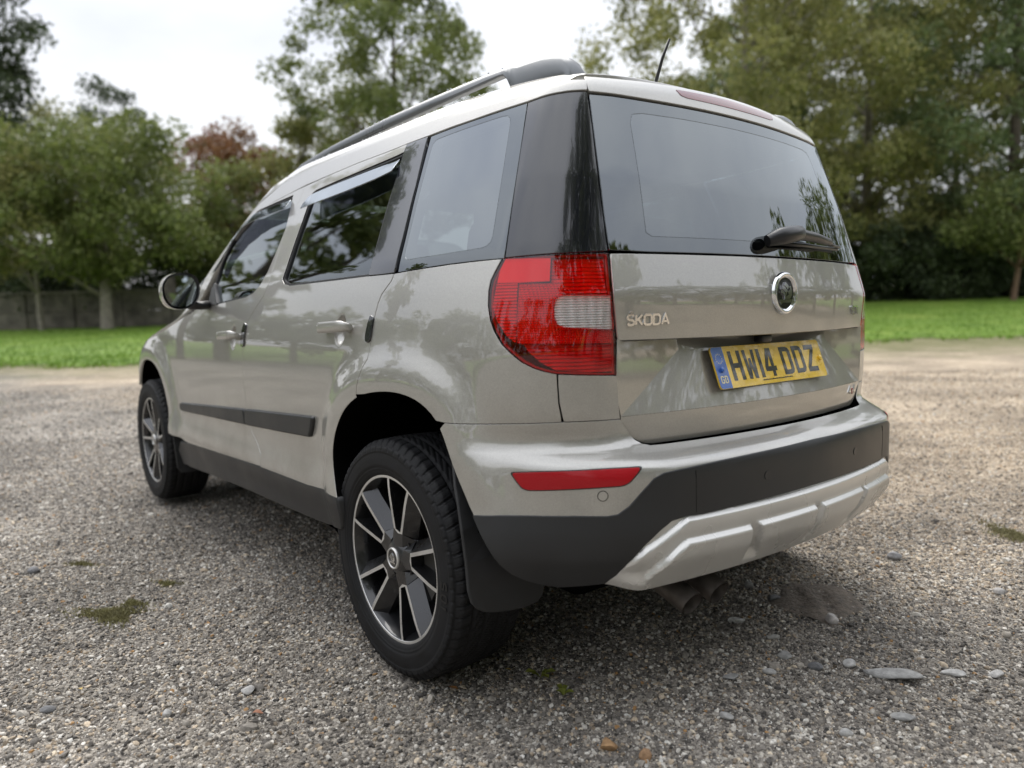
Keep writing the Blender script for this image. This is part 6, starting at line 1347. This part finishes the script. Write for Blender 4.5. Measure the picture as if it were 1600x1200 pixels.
for pl in emblem_shapes():
    V, Fq = poly_prism([(s*ER*.74, t*ER*.74) for s, t in pl], em_fn, .0035); fixn(mk('emblem_feather', V, Fq, CHROME, EM, False))

# ---- cabin (seen dimly through the glass)
def seat(x, y, w, name='seat'):
    V, Fq = box((x, y, .62), (.50, w, .16)); o = bevel(mk(name, V, Fq, CLOTH, CAR, False), .05, 3)
    V, Fq = box((0, 0, .34), (.14, w, .62)); V = [Vector((v.x-.10*v.z/.34*.9, v.y, v.z)) for v in V]; b = bevel(mk('seat_back', [Vector((x-.22, y, .62))+v for v in V], Fq, CLOTH, o, False), .04, 3)
    return o
for y in (.40, -.40):
    s0 = seat(1.28, y, .50); V, Fq = box((.94, y, 1.31), (.10, .27, .17)); bevel(mk('head_restraint', V, Fq, CLOTH, s0, False), .04, 3)
s1 = seat(.46, 0, .96, 'rear_bench')
for y in (.40, 0, -.40): V, Fq = box((.12, y*.8, 1.25), (.09, .25, .15)); bevel(mk('head_restraint', V, Fq, CLOTH, s1, False), .035, 3)
V, Fq = box((1.95, 0, .88), (.45, 1.46, .26)); bevel(mk('dashboard', V, Fq, SATIN, CAR, False), .05, 3)
V = []; Fq = []
for k in range(40):
    a = 2*math.pi*k/40
    for q in range(8): b_ = 2*math.pi*q/8; r_ = .185+.016*math.cos(b_); V.append((1.66+.016*math.sin(b_)+.35*r_*math.cos(a)*.6, -.37+r_*math.sin(a), .96+r_*math.cos(a)*.92))
for k in range(40):
    for q in range(8): Fq.append((k*8+q, k*8+(q+1) % 8, ((k+1) % 40)*8+(q+1) % 8, ((k+1) % 40)*8+q))
mk('steering_wheel', V, Fq, SATIN, CAR, True)
V, Fq = box((.55, 0, 1.512), (1.7, 1.02, .03)); mk('headlining', V, Fq, pbr('headlining_cloth', (.22, .22, .21), .9), CAR, False)
for sg in (1, -1):
    V, Fq = box((1.15, .765*sg, .72), (1.5, .04, .62)); mk('door_lining', V, Fq, SATIN, CAR, False)

# ================================================================== LOOSE STONES, LEAVES, WEEDS, MOSS
def stone_obj(px, py, lx, ly, hz, rot, col, label, seed):
    me = stone_mesh('stone', seed, 1., 3)
    for v in me.vertices: v.co.x *= lx*.95; v.co.y *= ly*1.4; v.co.z *= hz*1.35
    me.materials.append(pbr('stone', col, .8, noise=(60., .30), bump=(160., .7, .003)))
    o = link('stone', me); a, s = px, py; o.location = (a, s, ground_z(a, s)+hz*.22+.004); o.rotation_euler = (random.gauss(0, .08), random.gauss(0, .08), rot)
    return tag(o, label, 'stone', 'larger loose stones on the gravel')
for i, q in enumerate(STONES): stone_obj(*q[:5], .893+q[5]*.5, *q[6:], seed=300+i)
def leaf_obj(x, y, size, rot, col, label):
    V = []; n = 7; prof = [0, .42, .72, .82, .7, .42, 0]
    for i in range(n):
        t = i/(n-1)-.5; c = .10*math.cos(t*3)
        for sd_ in (-1, 0, 1): V.append((t*size, sd_*prof[i]*size*.33, size*(c-.05+.14*abs(sd_)*prof[i]+.06*math.sin(5*t+x*9))))
    Fq = [(i*3+j, (i+1)*3+j, (i+1)*3+j+1, i*3+j+1) for i in range(n-1) for j in (0, 1)]
    o = mk('fallen_leaf', V, Fq, pbr('dry_leaf', col, .6, noise=(80., .3)), None, True); o.location = (x, y, ground_z(x, y)+.012); o.rotation_euler = (random.gauss(0, .2), random.gauss(0, .2), rot)
    return tag(o, label, 'leaf', 'fallen leaves on the gravel')
for q in LEAVES: leaf_obj(*q)
WEEDM = grass_material('weed_leaf', (.09, .12, .02), (.16, .17, .03), (.24, .22, .05))
def weed(x, y, size, label, seed, nl=6):
    rr = random.Random(seed); parts = []
    for k in range(nl):
        a = rr.uniform(0, 6.283); l = size*rr.uniform(.6, 1.1); w = l*.22; d = Vector((math.cos(a), math.sin(a), 0)); sdv = Vector((-d.y, d.x, 0))
        V = [Vector((0, 0, 0)), d*l*.35+sdv*w*.8+Vector((0, 0, l*.42)), d*l*.75+sdv*w+Vector((0, 0, l*.55)), d*l+Vector((0, 0, l*.40)), d*l*.75-sdv*w+Vector((0, 0, l*.55)), d*l*.35-sdv*w*.8+Vector((0, 0, l*.42))]
        parts.append((V, [(0, 1, 2, 3, 4, 5)]))
    V, Fq, _ = join(parts); o = mk('weed', V, Fq, WEEDM, None, False); o.location = (x, y, ground_z(x, y)+.006)
    return tag(o, label, 'weed', 'small weeds in the gravel')
for q in WEEDS: weed(*q)
MOSSM = grass_material('moss', (.15, .138, .075), (.19, .175, .085), (.24, .23, .10))
def moss(x, y, rx, ry, rot, n, label, seed):
    r = np.random.default_rng(seed); a = r.uniform(0, 6.283, n); q = r.random(n)**.6; g1, g2 = r.normal(0, .5, n), r.normal(0, .5, n); k = 1+.45*np.sin(3*np.arctan2(g2, g1)+seed); px, py = g1*rx*k, g2*ry*k
    c, s = math.cos(rot), math.sin(rot); X, Y = x+px*c-py*s, y+px*s+py*c
    o = blades('moss_patch', np.stack([X, Y, ground_z(X, Y)+.004], 1), .010, .006, MOSSM, .6, seed); return tag(o, label, 'moss', kind='stuff')
for q in MOSS: moss(*q)

# trodden reddish earth showing through the gravel, with tyre ridges
EN = 44; V = []; Fq = []
for i in range(EN):
    for j in range(EN):
        a, b_ = (i/(EN-1)-.5)*2, (j/(EN-1)-.5)*2; q = a*a+b_*b_; e = max(0, 1-q)
        th = math.atan2(b_, a); q *= 1+.35*math.sin(2*th+1)+.22*math.sin(5*th); e = max(0, 1-q); z = .0005+.008*e**.5+.005*e*math.sin(a*9+b_*6+.8*math.sin(b_*4))+.003*math.sin(a*31+b_*7)*math.sin(b_*27)*e - (.012 if q > 1 else 0)
        V.append((EARTH[0]+a*.155, EARTH[1]+b_*.155, ground_z(EARTH[0], EARTH[1])+z))
for i in range(EN-1):
    for j in range(EN-1): Fq.append((i*EN+j, (i+1)*EN+j, (i+1)*EN+j+1, i*EN+j+1))
tag(mk('earth_patch', V, Fq, pbr('damp_earth', (.14, .115, .092), .85, noise=(35., .4), bump=(120., .9, .006)), None, True), 'reddish bare earth with tyre ridges behind the exhaust pipes', kind='stuff')
